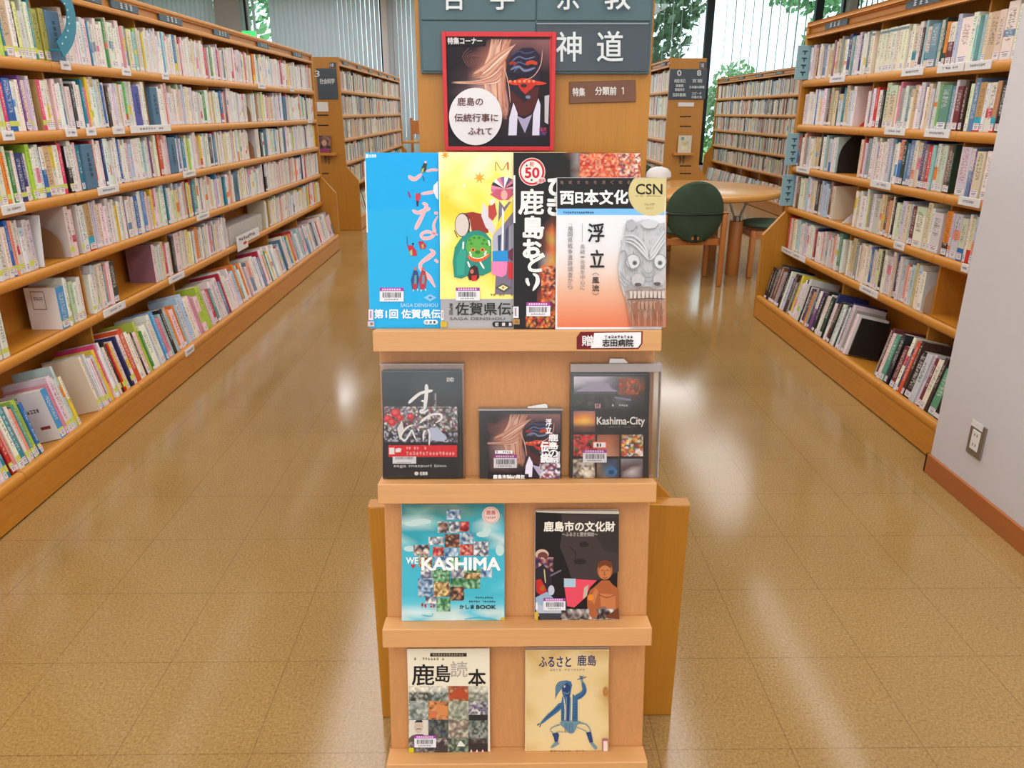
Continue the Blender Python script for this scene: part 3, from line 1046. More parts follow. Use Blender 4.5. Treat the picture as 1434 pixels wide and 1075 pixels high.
_R = random.Random(11)


def row(case, cx, s, lv, ya, yb, mix, ovs='', gaps=(), dens=1.0, px_z=None, hmax=None, set_px=None):
    X0 = cx + s * (HU - .014) if lv < 5 else cx + s * .303
    z0 = LEV[lv] if lv < 5 else .1452
    zm = z0 + (.09 if lv < 5 else .13)
    xm = X0 if lv < 5 else X0 - s * .03
    over = []
    for o in filter(None, ovs.split(';')):
        f = o.split()
        d = dict(q.split('=') for q in f[3:])
        over.append((col_y(float(f[0]), xm, zm), f[1], float(f[2]) / 1000 * (2.2 if f[1] in 'DV' else 1.75), d))
    over.sort(key=lambda q: q[0])
    gp = sorted(tuple(sorted((col_y(a, X0, z0), col_y(b, X0, z0)))) for a, b in gaps)
    sp = sorted(col_y(a, X0, zm) for a in set_px) if set_px else None
    y = ya
    fresh = False
    hb = _R.uniform(.186, .2)
    n = 0
    while y < yb - .008:
        g = next((q for q in gp if q[0] - .006 <= y < q[1]), None)
        if g:
            y = g[1]
            while over and over[0][0] < y - .05:
                over.pop(0)
            fresh = bool(over) and 'c' in over[0][3] and over[0][0] < y + .13
            continue
        if n % 9 == 0:
            hb = _R.uniform(.178, .204)
        n += 1
        th = _R.choice((.014, .017, .019, .021, .024, .027, .031, .036)) * dens
        name, opt = _R.choice(mix), {}
        inset = sp and sp[0] <= y <= sp[1]
        if inset:
            th, name, opt = .036, 'ivory', {'t2': 'slateteal'}
        kind = 'book'
        if over and over[0][0] < y - .03:
            over.pop(0)
        if over and not inset:
            oy, on, ot, od = over[0]
            if y + th > oy - ot / 2 or fresh:
                fresh = False
                over.pop(0)
                th, opt = ot, od
                if on in 'DV':
                    kind, name = 'board', ('slateblue' if on == 'D' else 'navy')
                else:
                    name = on
            elif y + th > oy - ot / 2 - .006:
                th = max(.007, oy - ot / 2 - y)
        nxt = min(yb, next((q[0] for q in gp if q[0] > y), yb))
        if y + th > nxt + .0005:
            y = nxt if nxt < yb else yb
            continue
        h = hb + _R.uniform(-.014, .014) if _R.random() < .75 else _R.uniform(.165, .216)
        if lv == 5:
            h = _R.uniform(.2, .262)
        if inset:
            h = .2
        if kind == 'board':
            h = .19
        h = min(h, hmax or 1, (.23, .214, .208, .211, .222, .262)[lv])
        c = tuple(min(255, max(0, v * _R.uniform(.95, 1.04) + _R.uniform(-5, 5))) for v in PAL[name])
        if kind == 'board':
            c = (72, 110, 140) if name == 'slateblue' else (84, 86, 160)
        BOOKS.append(dict(case=case, cx=cx, s=s, lv=lv, y=y + th / 2, t=th - .0008, h=h, d=_R.uniform(.13, .15) if lv < 5 else _R.uniform(.16, .19), x=X0 - s * _R.uniform(0, .009), z=z0, name=name, c=c,
                          opt=opt, kind=kind, rnd=_R.random(), lab=_R.random() < (.75 if case in 'LR' else .3), near=case == 'L' and y < 3.35 and lv > -1, gap_next=False))
        y += th + (_R.random() < .06) * .004


_GL = [[tuple(q) for q in g] for g in GAP_L]
for lv in range(6):
    st = {0: 2.75, 1: 2.7, 2: 2.62, 3: 2.55, 4: 2.45, 5: 2.0}[lv]
    for a, b in [(max(st, _bays[i + 1]), _bays[i]) for i in range(6, -1, -1) if _bays[i] > st]:
        row('L', LX, 1, lv, a + .0075, min(b, 7.86) - .0075, MIX_L if lv < 5 else MIX_DISP, ';'.join(o for o in OV_L[lv].split(';') if a - .02 < col_y(float(o.split()[0]), LX + (HU - .014 if lv < 5 else .29), (LEV[lv] if lv < 5 else .152) + (.09 if lv < 5 else .13)) < b),
            GAP_L[lv], hmax=.222 if lv < 4 else None, dens=1 if lv < 5 else (.75 if a < 3 else 1.5))
for lv in range(6):
    for a, b in [(2.78, 3.30), (3.30, 4.21), (4.21, 5.10)]:
        row('R', RX, -1, lv, a + .0075, b - .0075, MIX_R if lv < 5 else ['charcoal', 'black', 'black', 'maroon', 'greywhite', 'white', 'ivory', 'grey', 'darkgreen', 'navy', 'palelilac', 'darkbrown'], ';'.join(o for o in OV_R[lv].split(';') if a - .02 < col_y(float(o.split()[0]), RX - (HU - .014 if lv < 5 else .29), (LEV[lv] if lv < 5 else .152) + (.09 if lv < 5 else .13)) < b),
            GAP_R[lv], dens=1.3 if lv < 5 else 1.1, hmax=.222 if lv < 4 else None, set_px=(1217.5, 1271) if lv == 0 else None)
for lv in range(6):
    for i in range(6):
        row('3', LX - .01, 1, lv, B2[i] + .0075, B2[i + 1] - .0075, MIX_F if i or lv else ['slateblue', 'slateteal'] + MIX_F, dens=1.1, hmax=.22)
        row('0', RX + .01, -1, lv, B2[i] + .0075, B2[i + 1] - .0075, MIX_R, dens=1.1, hmax=.22)
        row('4', FX, -1, lv, 9.336 + .905 * i + .009, 9.336 + .905 * (i + 1) - .009, MIX_F, dens=1.1, hmax=.22)
    for a, b in ((1.49, 2.33), (2.33, 3.24), (3.24, 4.15), (4.15, 5.1)):
        row('C', CX, 1, lv, a + .0075, b - .0075, MIX_R, dens=1.1, hmax=.22)
        row('C', CX, -1, lv, a + .0075, b - .0075, MIX_L, dens=1.1, hmax=.22)


def book_matrix(r):
    m = Matrix.Translation((r['x'], r['y'], r['z'] + .0005))
    if r['case'] in '304':
        m = Matrix.Scale(ZFAR, 4, (0, 0, 1)) @ m
    if r['s'] < 0:
        m = m @ Matrix.Rotation(math.pi, 4, 'Z')
    if r['lv'] == 5:
        m = m @ Matrix.Rotation(-TILT, 4, 'Y')
    return m


def spine_quad(r):
    m = book_matrix(r)
    return [m @ Vector((0, y, z)) for y, z in ((-r['t'] / 2, 0), (r['t'] / 2, 0), (r['t'] / 2, r['h']), (-r['t'] / 2, r['h']))]


def shown_area(r):
    P = [project(p) for p in spine_quad(r)]
    if r['case'] in 'C' or any(p[2] < .3 for p in P):
        return 0
    P = [(min(max(p[0], 0), IW), min(max(p[1], 0), IH)) for p in P]
    if r['case'] == 'R':
        e0, e1 = project((1.683, 2.695, 0)), project((1.683, 2.695, 1.8))
        k = (sum(p[1] for p in P) / 4 - e0[1]) / (e1[1] - e0[1])
        if sum(p[0] for p in P) / 4 > e0[0] + (e1[0] - e0[0]) * k:
            return 0
    return abs(sum(P[i][0] * P[(i + 1) % 4][1] - P[(i + 1) % 4][0] * P[i][1] for i in range(4))) / 2


def segments(r):
    """the spine's colour bands, bottom to top"""
    c, o = r['c'], r['opt']
    seg = [[0, 1, c]]

    def cut(a, b, k):
        nonlocal seg
        out = []
        for x, y, q in seg:
            if y <= a or x >= b:
                out.append([x, y, q])
                continue
            if x < a:
                out.append([x, a, q])
            if y > b:
                out.append([b, y, q])
        seg = sorted(out + [[a, b, k]])
    R = random.Random(int(r['rnd'] * 1e6))
    pale = sum(c) > 520
    if not o and pale and r['kind'] == 'book':
        k = R.random()
        if k < .13:
            a = R.uniform(.15, .55)
            cut(a, a + R.uniform(.08, .3), PAL[R.choice(['salmon', 'skyblue', 'pink', 'yellow', 'lime', 'palelilac', 'slateblue', 'teal', 'crimson', 'orange'])])
        elif k < .2:
            cut(.8, 1, PAL[R.choice(['salmon', 'paleblue', 'pink', 'beige', 'palegreen'])])
    if 'b' in o:
        cut(0, .3, PAL[o['b']])
        if o['b'] == 'cyan':
            cut(0, .1, PAL['red'])
    if 'm' in o:
        cut(.4, .52, PAL[o['m']])
    if 't' in o:
        cut(.55, 1, PAL[o['t']])
    if 't2' in o:
        cut(.9, .96, PAL[o['t2']])
    if r['near'] and r['lv'] < 6 and R.random() < .8 and r['kind'] == 'book' and 'b' not in o:
        cut(.1, .2, (206, 212, 96))
    return seg


def book_shape(r, label_in_spine):
    """local box with banded spine at x=0; pages recessed at the top"""
    t, h, d = r['t'] / 2, r['h'], r['d']
    V, Fc, Cs, UV = [], [], [], []
    cov = PAL[r['opt']['c']] if 'c' in r['opt'] else tuple(v * .96 for v in r['c'])
    al = r['rnd']

    def quad(p, c, uv=None):
        b = len(V)
        V.extend(p)
        Fc.append((b, b + 1, b + 2, b + 3))
        Cs.append((*lin(c), al))
        UV.append(uv or [(-1, -1)] * 4)
    seg = segments(r)
    if label_in_spine and r['lab']:
        seg2 = []
        for a, b, c in seg:
            if a < .03 and b > .1:
                seg2 += [[a, .025, c], [.025, .1, (232, 224, 226)], [.1, b, c]]
            else:
                seg2.append([a, b, c])
        seg = seg2
    rb = min(.0022, t * .5)
    for a, b, c in seg:
        za, zb = a * h, b * h
        quad([(0, -t + rb, za), (0, t - rb, za), (0, t - rb, zb), (0, -t + rb, zb)], c, [(.1, a), (.9, a), (.9, b), (.1, b)])
        quad([(-rb, -t, za), (0, -t + rb, za), (0, -t + rb, zb), (-rb, -t, zb)], c)
        quad([(0, t - rb, za), (-rb, t, za), (-rb, t, zb), (0, t - rb, zb)], c)
    quad([(-d, -t, 0), (-rb, -t, 0), (-rb, -t, h), (-d, -t, h)], cov)
    quad([(-rb, t, 0), (-d, t, 0), (-d, t, h), (-rb, t, h)], cov)
    ct = min(.0012, t * .3)
    pg = (206, 194, 172)
    # top: cover edges round recessed pages
    quad([(-d, -t, h), (-rb, -t, h), (-rb, -t + ct, h), (-d, -t + ct, h)], cov)
    quad([(-d, t - ct, h), (-rb, t - ct, h), (-rb, t, h), (-d, t, h)], cov)
    quad([(-rb, -t, h), (0, -t + rb, h), (0, t - rb, h), (-rb, t, h)], r['c'])
    if label_in_spine:
        quad([(-d, -t + ct, h - .002), (-rb, -t + ct, h - .002), (-rb, t - ct, h - .002), (-d, t - ct, h - .002)], pg)
        quad([(-d, t, 0), (-d, -t, 0), (-d, -t, h), (-d, t, h)], pg)
    quad([(-d, t, 0), (-rb, t, 0), (-rb, -t, 0), (-d, -t, 0)], cov)
    return V, Fc, Cs, UV


def book_mesh(name, V, Fc, Cs, UV):
    me = bpy.data.meshes.new(name)
    me.from_pydata([tuple(v) for v in V], [], Fc)
    ca = me.color_attributes.new('Col', 'FLOAT_COLOR', 'CORNER')
    ca.data.foreach_set('color', [v for c in Cs for _ in range(4) for v in c])
    ul = me.uv_layers.new(name='UVMap')
    ul.data.foreach_set('uv', [v for q in UV for p in q for v in p])
    me.materials.append(M['book'])
    return me


ORD = lambda n: '%d%s' % (n, 'th' if 10 < n % 100 < 14 else {1: 'st', 2: 'nd', 3: 'rd'}.get(n % 10, 'th'))
SHELF = ['top shelf', 'second shelf', 'third shelf', 'fourth shelf', 'fifth shelf', 'lowest sloping shelf']
for r in BOOKS:
    r['area'] = shown_area(r)
_rows = {}
for r in BOOKS:
    if r['area'] > 2:
        _rows.setdefault((r['case'], r['lv'], r['kind']), []).append(r)
for k, v in _rows.items():
    v.sort(key=lambda r: r['y'])
    for i, r in enumerate(v):
        r['n'] = i + 1
_pick = sorted((r for r in BOOKS if r['kind'] == 'book' and r['area'] > 2 and r['case'] in 'LR'), key=lambda r: -r['area'] - (1e6 if 'c' in r['opt'] and r['case'] + str(r['lv']) in 'L1L3L4L5R1R3R4R5' else 0))[:298]
_ids = {id(r) for r in _pick}
_seen = {}
for r in BOOKS:
    if r['area'] > 2:
        _seen.setdefault((r['case'], r['lv'], r['name'], r['opt'].get('b'), r['opt'].get('t'), r['opt'].get('m')), []).append(r)


def book_label(r):
    w = WORDS.get(r['name'], r['name'])
    o = r['opt']
    band = ''
    for k, q in (('b', 'foot'), ('m', 'band'), ('t', 'top')):
        if k in o:
            band = ' with ' + WORDS.get(o[k], o[k]) + ' ' + q
    size = 'thick ' if r['t'] > .03 else ('slim ' if r['t'] < .0105 else '')
    where = SHELF[r['lv']] + (' of the left bookcase' if r['case'] == 'L' else ' of the bookcase beside the wall')
    if len(_seen[(r['case'], r['lv'], r['name'], o.get('b'), o.get('t'), o.get('m'))]) == 1:
        if r['case'] == 'R':
            where = SHELF[r['lv']] + ' beside the wall'
        return '%s%s book%s on the %s' % (size, w, band, where)
    size = ''
    if band:
        return '%s book%s, %s on the %s' % (w, band, ORD(r['n']), SHELF[r['lv']] + (' at left' if r['case'] == 'L' else ' by the wall'))
    frm = ' from the photo edge, ' if r['case'] == 'L' else ' from the white wall, '
    if r['case'] == 'R':
        where = SHELF[r['lv']] + ' of bookcase by wall'
    return '%s book, %s%s%s' % (w, ORD(r['n']), frm, where)


def make_book(r):
    M4 = book_matrix(r)
    big = r['area'] > 60
    o = bpy.data.objects.new('book', book_mesh('book', *book_shape(r, not big)))
    COL.objects.link(o)
    o.matrix_world = M4
    tag(o, book_label(r), 'book', 'books on the %s of the %s' % (SHELF[r['lv']], 'left bookcase' if r['case'] == 'L' else 'bookcase beside the wall'))
    if not big:
        return o
    t, h, d = r['t'] / 2, r['h'], r['d']
    ct = min(.0012, t * .3)
    pm = MB().box((-d + .002, -t + ct, .002), (-.003, t - ct, h - .002)).mesh('page_block', M['pages'])
    link_local('page_block', pm, o)
    if r['lab']:
        w = t * .86
        A = Art(lambda x, y: Vector((.0002, -w + 2 * w * x, .006 + .026 * (1 - y))), (1, 0, 0), .00012)
        A.rect(0, 0, 1, 1, (234, 228, 230))
        k = int(r['rnd'] * 997) % 3
        A.rect(.12, .12, .88, .22, ((176, 90, 150), (120, 120, 180), (190, 110, 110))[k])
        A.rect(.2, .42, .8, .52, (90, 86, 96))
        A.rect(.25, .66, .75, .74, (90, 86, 96))
        me_o = A.build('spine_label', None)
        me_o.parent = o
    if 'c' in r['opt']:
        y = -t - .0002
        A = Art(lambda x, z: Vector((-d * .96 + d * .92 * x, y, h * (1 - z))), (0, -1, 0), .00015)
        cv = PAL[r['opt']['c']]
        lum = sum(cv)
        ik = (70, 60, 60) if lum > 330 else (200, 190, 190)
        if r['lv'] == 4 and r['case'] == 'L' and r['opt']['c'] in ('white', 'mauve'):
            for a in ((.16, .08, .62, .1), (.16, .5, .62, .52), (.16, .08, .18, .52), (.6, .08, .62, .52)):
                A.rect(*a, (150, 110, 90))
            A.marks(.24, .22, .54, .3, 7, (150, 120, 130), 3)
        elif r['lv'] == 4 and r['case'] == 'L':
            A.text('golf', .55, .46, .98, .6, ik, .02)
        elif r['lv'] == 5 and r['opt']['c'] == 'mauve':
            A.marks(.1, .05, .75, .1, 9, (200, 60, 90), 4)
            A.text('時', .38, .2, .56, .34, (40, 40, 48), .01)
            A.text('仕事の', .6, .2, .9, .3, (40, 40, 48), .008)
            A.text('8', .62, .66, .9, .98, (190, 70, 90), .012)
        else:
            R = random.Random(int(r['rnd'] * 1e6))
            A.marks(.1, .06, .45, .1, 6, ik, 1)
            A.marks(.1, .14, .45, .18, 6, ik, 2)
            if lum < 400:
                A.photo(.06, .24, .94, .82, [tuple(min(255, v * f) for v in cv) for f in (.5, 1, 1.5, 1.9)] + [(120, 70, 50), (70, 90, 110)], int(r['rnd'] * 999), .11)
            else:
                A.marks(.2, .34, .8, .42, 7, (120, 70, 60), 3)
                A.rect(.62, .7, .88, .76, (150, 60, 60))
        a = A.build('cover_print', None)
        a.parent = o
    return o


_rest = ([], [], [], [])
_used = {}
for r in BOOKS:
    if r['kind'] == 'board':
        if r['area'] <= 2:
            continue
        m4 = book_matrix(r)
        t = r['t'] / 2
        o = MB().box((-.12, -t, 0), (.004, t, r['h']), .003).mesh('index_board', M['index'] if r['name'] == 'slateblue' else plain('index_board_violet', (84, 86, 160), .5))
        o = link('index_board', o)
        o.matrix_world = m4
        tag(o, '%s blue index board, %s from the photo edge, %s of left bookcase' % ('violet' if r['name'] == 'navy' else 'slate', ORD(r['n']), SHELF[r['lv']]), 'divider', 'index boards between the books')
        A = Art(lambda x, y: Vector((.0042, -t * .8 + 1.6 * t * x, r['h'] * (1 - y))), (1, 0, 0), .0003)
        for q in range(5):
            zz = .2 + q * .11
            A.rect(.35, zz, .65, zz + .02, (44, 66, 92))
            A.rect(.35, zz + .04, .65, zz + .055, (44, 66, 92))
            A.rect(.47, zz, .53, zz + .07, (44, 66, 92))
        a = A.build('lettering', None)
        a.parent = o
    elif id(r) in _ids:
        make_book(r)
    else:
        m4 = book_matrix(r)
        V, Fc, Cs, UV = book_shape(r, True)
        b = len(_rest[0])
        _rest[0].extend(m4 @ Vector(v) for v in V)
        _rest[1].extend(tuple(b + i for i in f) for f in Fc)
        _rest[2].extend(Cs)
        _rest[3].extend(UV)
o = link('smaller_books', book_mesh('smaller_books', *_rest))
tag(o, 'all the remaining small and distant library books in their rows on the bookcases', 'books', kind='stuff')


# ------------------------------------------------------------------ things among the books
def bookend(label, X, y, z, s, mat, h=.15, w=.115):
    """steel plate with a rounded top and a foot under the books; plate faces along y"""
    t = thing('bookend', label, 'bookend', (X, y, z))
    pts = [(0, 0), (w, 0)] + [(w - w * 1.0 * (1 - math.cos(a)), h * (.35 + .65 * math.sin(a))) for a in [i * math.pi / 2 / 9 for i in range(10)]]
    MB().prism([(X - s * (w - px) if True else px, z + pz) for px, pz in pts], y - .0015, y, 'y').build('upright_plate', mat, t)
    MB().box((min(X, X - s * w), y, z - .0018), (max(X, X - s * w), y + .1, z - .0016)).build('foot_plate', mat, t)
    return t


bookend('brown steel bookend beside the tan cover on the second shelf', LX + HU - .02, LY(65, 1) - .003, LEV[1] + .002, 1, M['bookend'])
bookend('brown steel bookend far along the second shelf', LX + HU - .02, LY(356, 1) - .003, LEV[1] + .002, 1, M['bookend'])
bookend('brown steel bookend beside the black board on the third shelf', LX + HU - .02, LY(361, 2) - .003, LEV[2] + .002, 1, M['bookend'])
bookend('wide brown bookend against the cream cover on the fourth shelf', LX + HU - .035, LY(103, 3) - .004, LEV[3] + .002, 1, M['bookend'], .14, .13)
bookend('black bookend in the gap on the third shelf of bookcase by wall', RX - HU + .02, RY(1166, 2) - .003, LEV[2] + .002, -1, M['bookend_dark'], .215, .13)
bookend('large tan bookend by the empty wood on the fifth shelf by the wall', RX - HU + .0075, RY(1287, 4) - .012, LEV[4] + .002, -1, plain('bookend_tan', (186, 160, 132), .5), .17, .165)

# leaning white booklet in the gap of the fourth shelf
_y = LY(58, 3)
m = MB().box((LX + .045, -.002, 0), (LX + HU - .012, .002, .2))
o = m.build('booklet', M['white'], None, (LX + .12, 0, 0), False)
o.location = (LX + .12, _y + .045, LEV[3] + .0015)
o.rotation_euler.x = math.radians(-9)
tag(o, 'thin white booklet leaning in the gap on the fourth shelf', 'booklet')
# white card leaning in the gap by the wall
_y = RY(1187, 3)
o = MB().prism([(-.07, 0), (.06, 0), (.06, .12)], -.001, .001, 'y').build('paper_card', M['white'])
o.location = (RX - .13, _y + .09, LEV[3] + .002)
tag(o, 'white triangular paper card in the gap on the fourth shelf by the wall', 'card')
o = MB().prism([(-.05, 0), (.05, 0), (.05, .1)], -.001, .001, 'y').build('paper_card', plain('red_card', (206, 44, 50), .5))
o.location = (RX - .14, RY(1205, 1) + .05, LEV[1] + .002)
tag(o, 'red triangular card in the gap on the second shelf by the wall', 'card')
# black board standing before the white cover on the sloping shelf by the wall
_y = onX(1203, 480, RX - .23).y
o = MB().box((-.07, -.004, 0), (.09, .004, .2), .002).build('display_board', M['bookend_dark'])
o.location = (RX - .21, _y, .131)
o.rotation_euler.y = TILT
tag(o, 'plain black board on the lowest sloping shelf by the wall', 'board')

# row of clear CD cases on the fifth shelf
_y0, _y1 = LY(324, 4), LY(372, 4)
cm = MB().box((-.14, -.0055, 0), (0, .0055, .122), .0008).mesh('disc_case', M['clear_case'])
im = MB().box((-.138, -.003, .002), (-.006, .003, .119)).mesh('paper_insert', M['pages'])
y = _y0 + .016
while y < _y1:
    if min(abs(y - e) for e in _bays) < .018:
        y += .006
        continue
    o = bpy.data.objects.new('disc_case', cm)
    COL.objects.link(o)
    o.location = (LX + HU - .02, y, LEV[4] + .0005)
    tag(o, 'clear plastic disc case standing in the row on the fifth shelf', 'disc case', 'clear disc cases on the fifth shelf')
    p = bpy.data.objects.new('paper_insert', im)
    COL.objects.link(p)
    p.parent = o
    y += .0235
# white card holder clipped over the lip of that shelf
_ya, _yb = LY(331, 4), LY(362, 4)
t = thing('card_holder', 'white card holder clipped to the shelf edge below the clear disc cases', 'card holder', (LX + HU + .004, (_ya + _yb) / 2, LEV[4] - .03))
MB().box((LX + HU + .002, _ya, LEV[4] - .012), (LX + HU + .006, _yb, LEV[4] + .05), .001).build('card', M['white'], t)
MB().box((LX + HU + .0025, _ya, LEV[4] - .05), (LX + HU + .0065, _ya + (_yb - _ya) * .45, LEV[4] - .012), .001).build('clip', M['white'], t)
A = Art(lambda x, y: Vector((LX + HU + .0067, _ya + (_yb - _ya) * x, LEV[4] + .05 - .1 * y)), (1, 0, 0), .0004)
A.ell(.32, .62, .08, .1, (206, 60, 40))
A.marks(.1, .15, .9, .4, 9, (150, 150, 160), 6)
A.build('lettering', t)

# curved teal sign arching out from the top shelf
XS = LX + HU + .03
pts = [(80, -16), (94, 2), (99, 20), (99.5, 38), (95, 54), (84, 70)]
P = []
for i in range(len(pts) - 1):
    p0, p1, p2, p3 = pts[max(i - 1, 0)], pts[i], pts[i + 1], pts[min(i + 2, len(pts) - 1)]
    for k in range(6):
        u = k / 6
        P.append(onX(*[.5 * (2 * p1[j] + (p2[j] - p0[j]) * u + (2 * p0[j] - 5 * p1[j] + 4 * p2[j] - p3[j]) * u * u + (3 * p1[j] - p0[j] - 3 * p2[j] + p3[j]) * u ** 3) for j in (0, 1)], XS))
P.append(onX(*pts[-1], XS))
t = thing('shelf_marker', 'curved teal marker arching in front of the top shelf books', 'shelf marker', (XS, P[-1].y, P[-1].z))
m = MB()
rings = []
for i, p in enumerate(P):
    d = (P[min(i + 1, len(P) - 1)] - P[max(i - 1, 0)]).normalized()
    n = Vector((1, 0, 0)).cross(d)
    w = .032
    rings.append([m.bm.verts.new(p + n * a * w + Vector((b * .0025, 0, 0))) for a, b in ((-1, -1), (1, -1), (1, 1), (-1, 1))])
for a, b in zip(rings, rings[1:]):
    for i in range(4):
        m.bm.faces.new((a[i], a[(i + 1) % 4], b[(i + 1) % 4], b[i]))
m.bm.faces.new(rings[0])
m.bm.faces.new(rings[-1][::-1])
m.build('arched_plate', M['teal'], t)
MB().box((LX + HU - .012, P[-1].y - .006, P[-1].z - .004), (XS + .002, P[-1].y + .006, P[-1].z + .004), .001).build('holder', M['teal'], t)
A = Art(lambda x, y: onX(x, y, XS + .003), (1, 0, 0), .0006)
for x, y in ((90, 5), (94, 14), (95, 24), (96, 33), (94, 43), (91, 52), (86, 61)):
    A.ell(x, y, 1.1, 1.5, (186, 214, 222), 10)
A.build('lettering', t)

# pale blue index boards sticking out of the far end of the bookcase by the wall
for lv, z in ((0, 'top shelf'), (2, 'third shelf'), (3, 'fourth shelf')):
    t = thing('index_board', 'pale blue index board at the far end of the %s by the wall' % z, 'divider', (RX - HU + .01, 5.098, LEV[lv] + .003), 'pale index boards')
    MB().box((RX - HU - .055, 5.09, LEV[lv] + .003), (RX - HU + .1, 5.103, LEV[lv] + .2), .002).build('plate', M['index_pale'], t)
    A = Art(lambda x, y: Vector((RX - HU - .05 + .08 * x, 5.0895, LEV[lv] + .2 - .2 * y)), (0, -1, 0), .0004)
    for k in range(4):
        A.rect(.3, .15 + .2 * k, .7, .19 + .2 * k, (50, 80, 96))
        A.rect(.45, .15 + .2 * k, .55, .27 + .2 * k, (50, 80, 96))
    A.build('lettering', t)

# ------------------------------------------------------------------ signs on the wooden end panel
YP = 1.42


def PP(x, y, off=0.0): return onY(x, y, YP - off)


t = thing('direction_board', 'large slate green hanging board with white subject characters on the wooden end panel', 'sign', (.06, YP - .012, 1.398))
_z0 = PP(750, 104).z
_x0, _x1 = PP(590, 100).x, PP(908, 100).x
_zt = 1.66
MB().box((_x0, YP - .012, _z0), (_x1, YP, _zt), .002).build('backing', M['slate_green'], t)
_zm = PP(750, 31).z
_xm = PP(750, 60).x
for a, b, c, d, nm, mt in ((_x0 + .004, _xm - .001, _zm + .001, _zm + .085, 'name_panel', 'slate_green'), (_xm + .001, _x1 - .004, _zm + .001, _zm + .085, 'name_panel', 'slate_green'),
                           (_x0 + .004, _xm - .001, _z0 + .004, _zm - .001, 'name_panel', 'slate_green'), (_xm + .001, _x1 - .004, _z0 + .004, _zm - .001, 'name_panel', 'slate_dark'),
                           (_x0 + .004, _x1 - .004, _zm + .087, _zt - .004, 'name_panel', 'slate_green')):
    MB().box((a, YP - .015, c), (b, YP - .011, d), .0012).build(nm, M[mt], t)
YS = YP - .0152
A = Art(lambda x, y: onY(x, y, YS), (0, -1, 0), .0004)
W_ = (222, 226, 226)
A.text('神', 779, 45, 814, 86, W_, .5)
A.text('道', 836, 44, 872, 86, W_, .5)
for ch, x0, x1 in (('哲', 621, 651), ('学', 687, 720), ('宗', 780, 810), ('教', 846, 881)):
    A.text(ch, x0, -24, x1, 14, W_, .5)
A.rect(751, 33, 907, 34.5, (150, 160, 164))
A.build('white_lettering', t)

t = thing('tag_plate', 'small brown plate with white characters beside the red framed picture', 'sign', (PP(843, 128).x, YP - .004, PP(843, 145).z))
_q = [PP(*q) for q in ((797, 145), (890, 142.5), (889.5, 112), (797, 114.5))]
MB().prism([(q.x, q.z) for q in _q], YP - .004, YP, 'y', .001).build('plate', M['brown_plate'], t)
A = Art(lambda x, y: onY(x, y, YP - .0041), (0, -1, 0), .0004)
A.text('特集', 802, 123, 819, 134.5, (232, 224, 216), .3)
A.build('white_lettering', t)
A = Art(lambda x, y: onY(x, y, YP - .0041), (0, -1, 0), .0004)
A.text('分類前', 833.5, 121.5, 863, 133, (232, 224, 216), .3)
A.stroke([(872.6, 122), (872.6, 132)], 1.3, (232, 224, 216), False)
A.stroke([(870.2, 124.4), (872.4, 122.2)], 1.0, (232, 224, 216), False)
A.build('white_lettering', t)

# red framed picture
YPIC = YP - .020
t = thing('framed_picture', 'square red framed picture of a long haired demon mask with a white text disc', 'picture', (PP(697, 128).x, YP - .03, PP(697, 211).z))


def PQ(x, y): return onY(x, y, YPIC)


_a, _b = PQ(618.5, 44.5), PQ(775.6, 211)
MB().box((_a.x, YPIC, _b.z), (_b.x, YP - .016, _a.z), .001).build('backing_board', M['red_frame'], t)
_i, _j = PQ(624.5, 51.5), PQ(770, 205)
fm = MB()
for lo, hi in (((_a.x, _b.z), (_i.x, _a.z)), ((_j.x, _b.z), (_b.x, _a.z)), ((_i.x, _i.z), (_j.x, _a.z)), ((_i.x, _b.z), (_j.x, _j.z))):
    fm.box((lo[0], YPIC - .004, lo[1]), (hi[0], YPIC, hi[1]), .0008)
fm.build('frame', M['red_frame'], t)


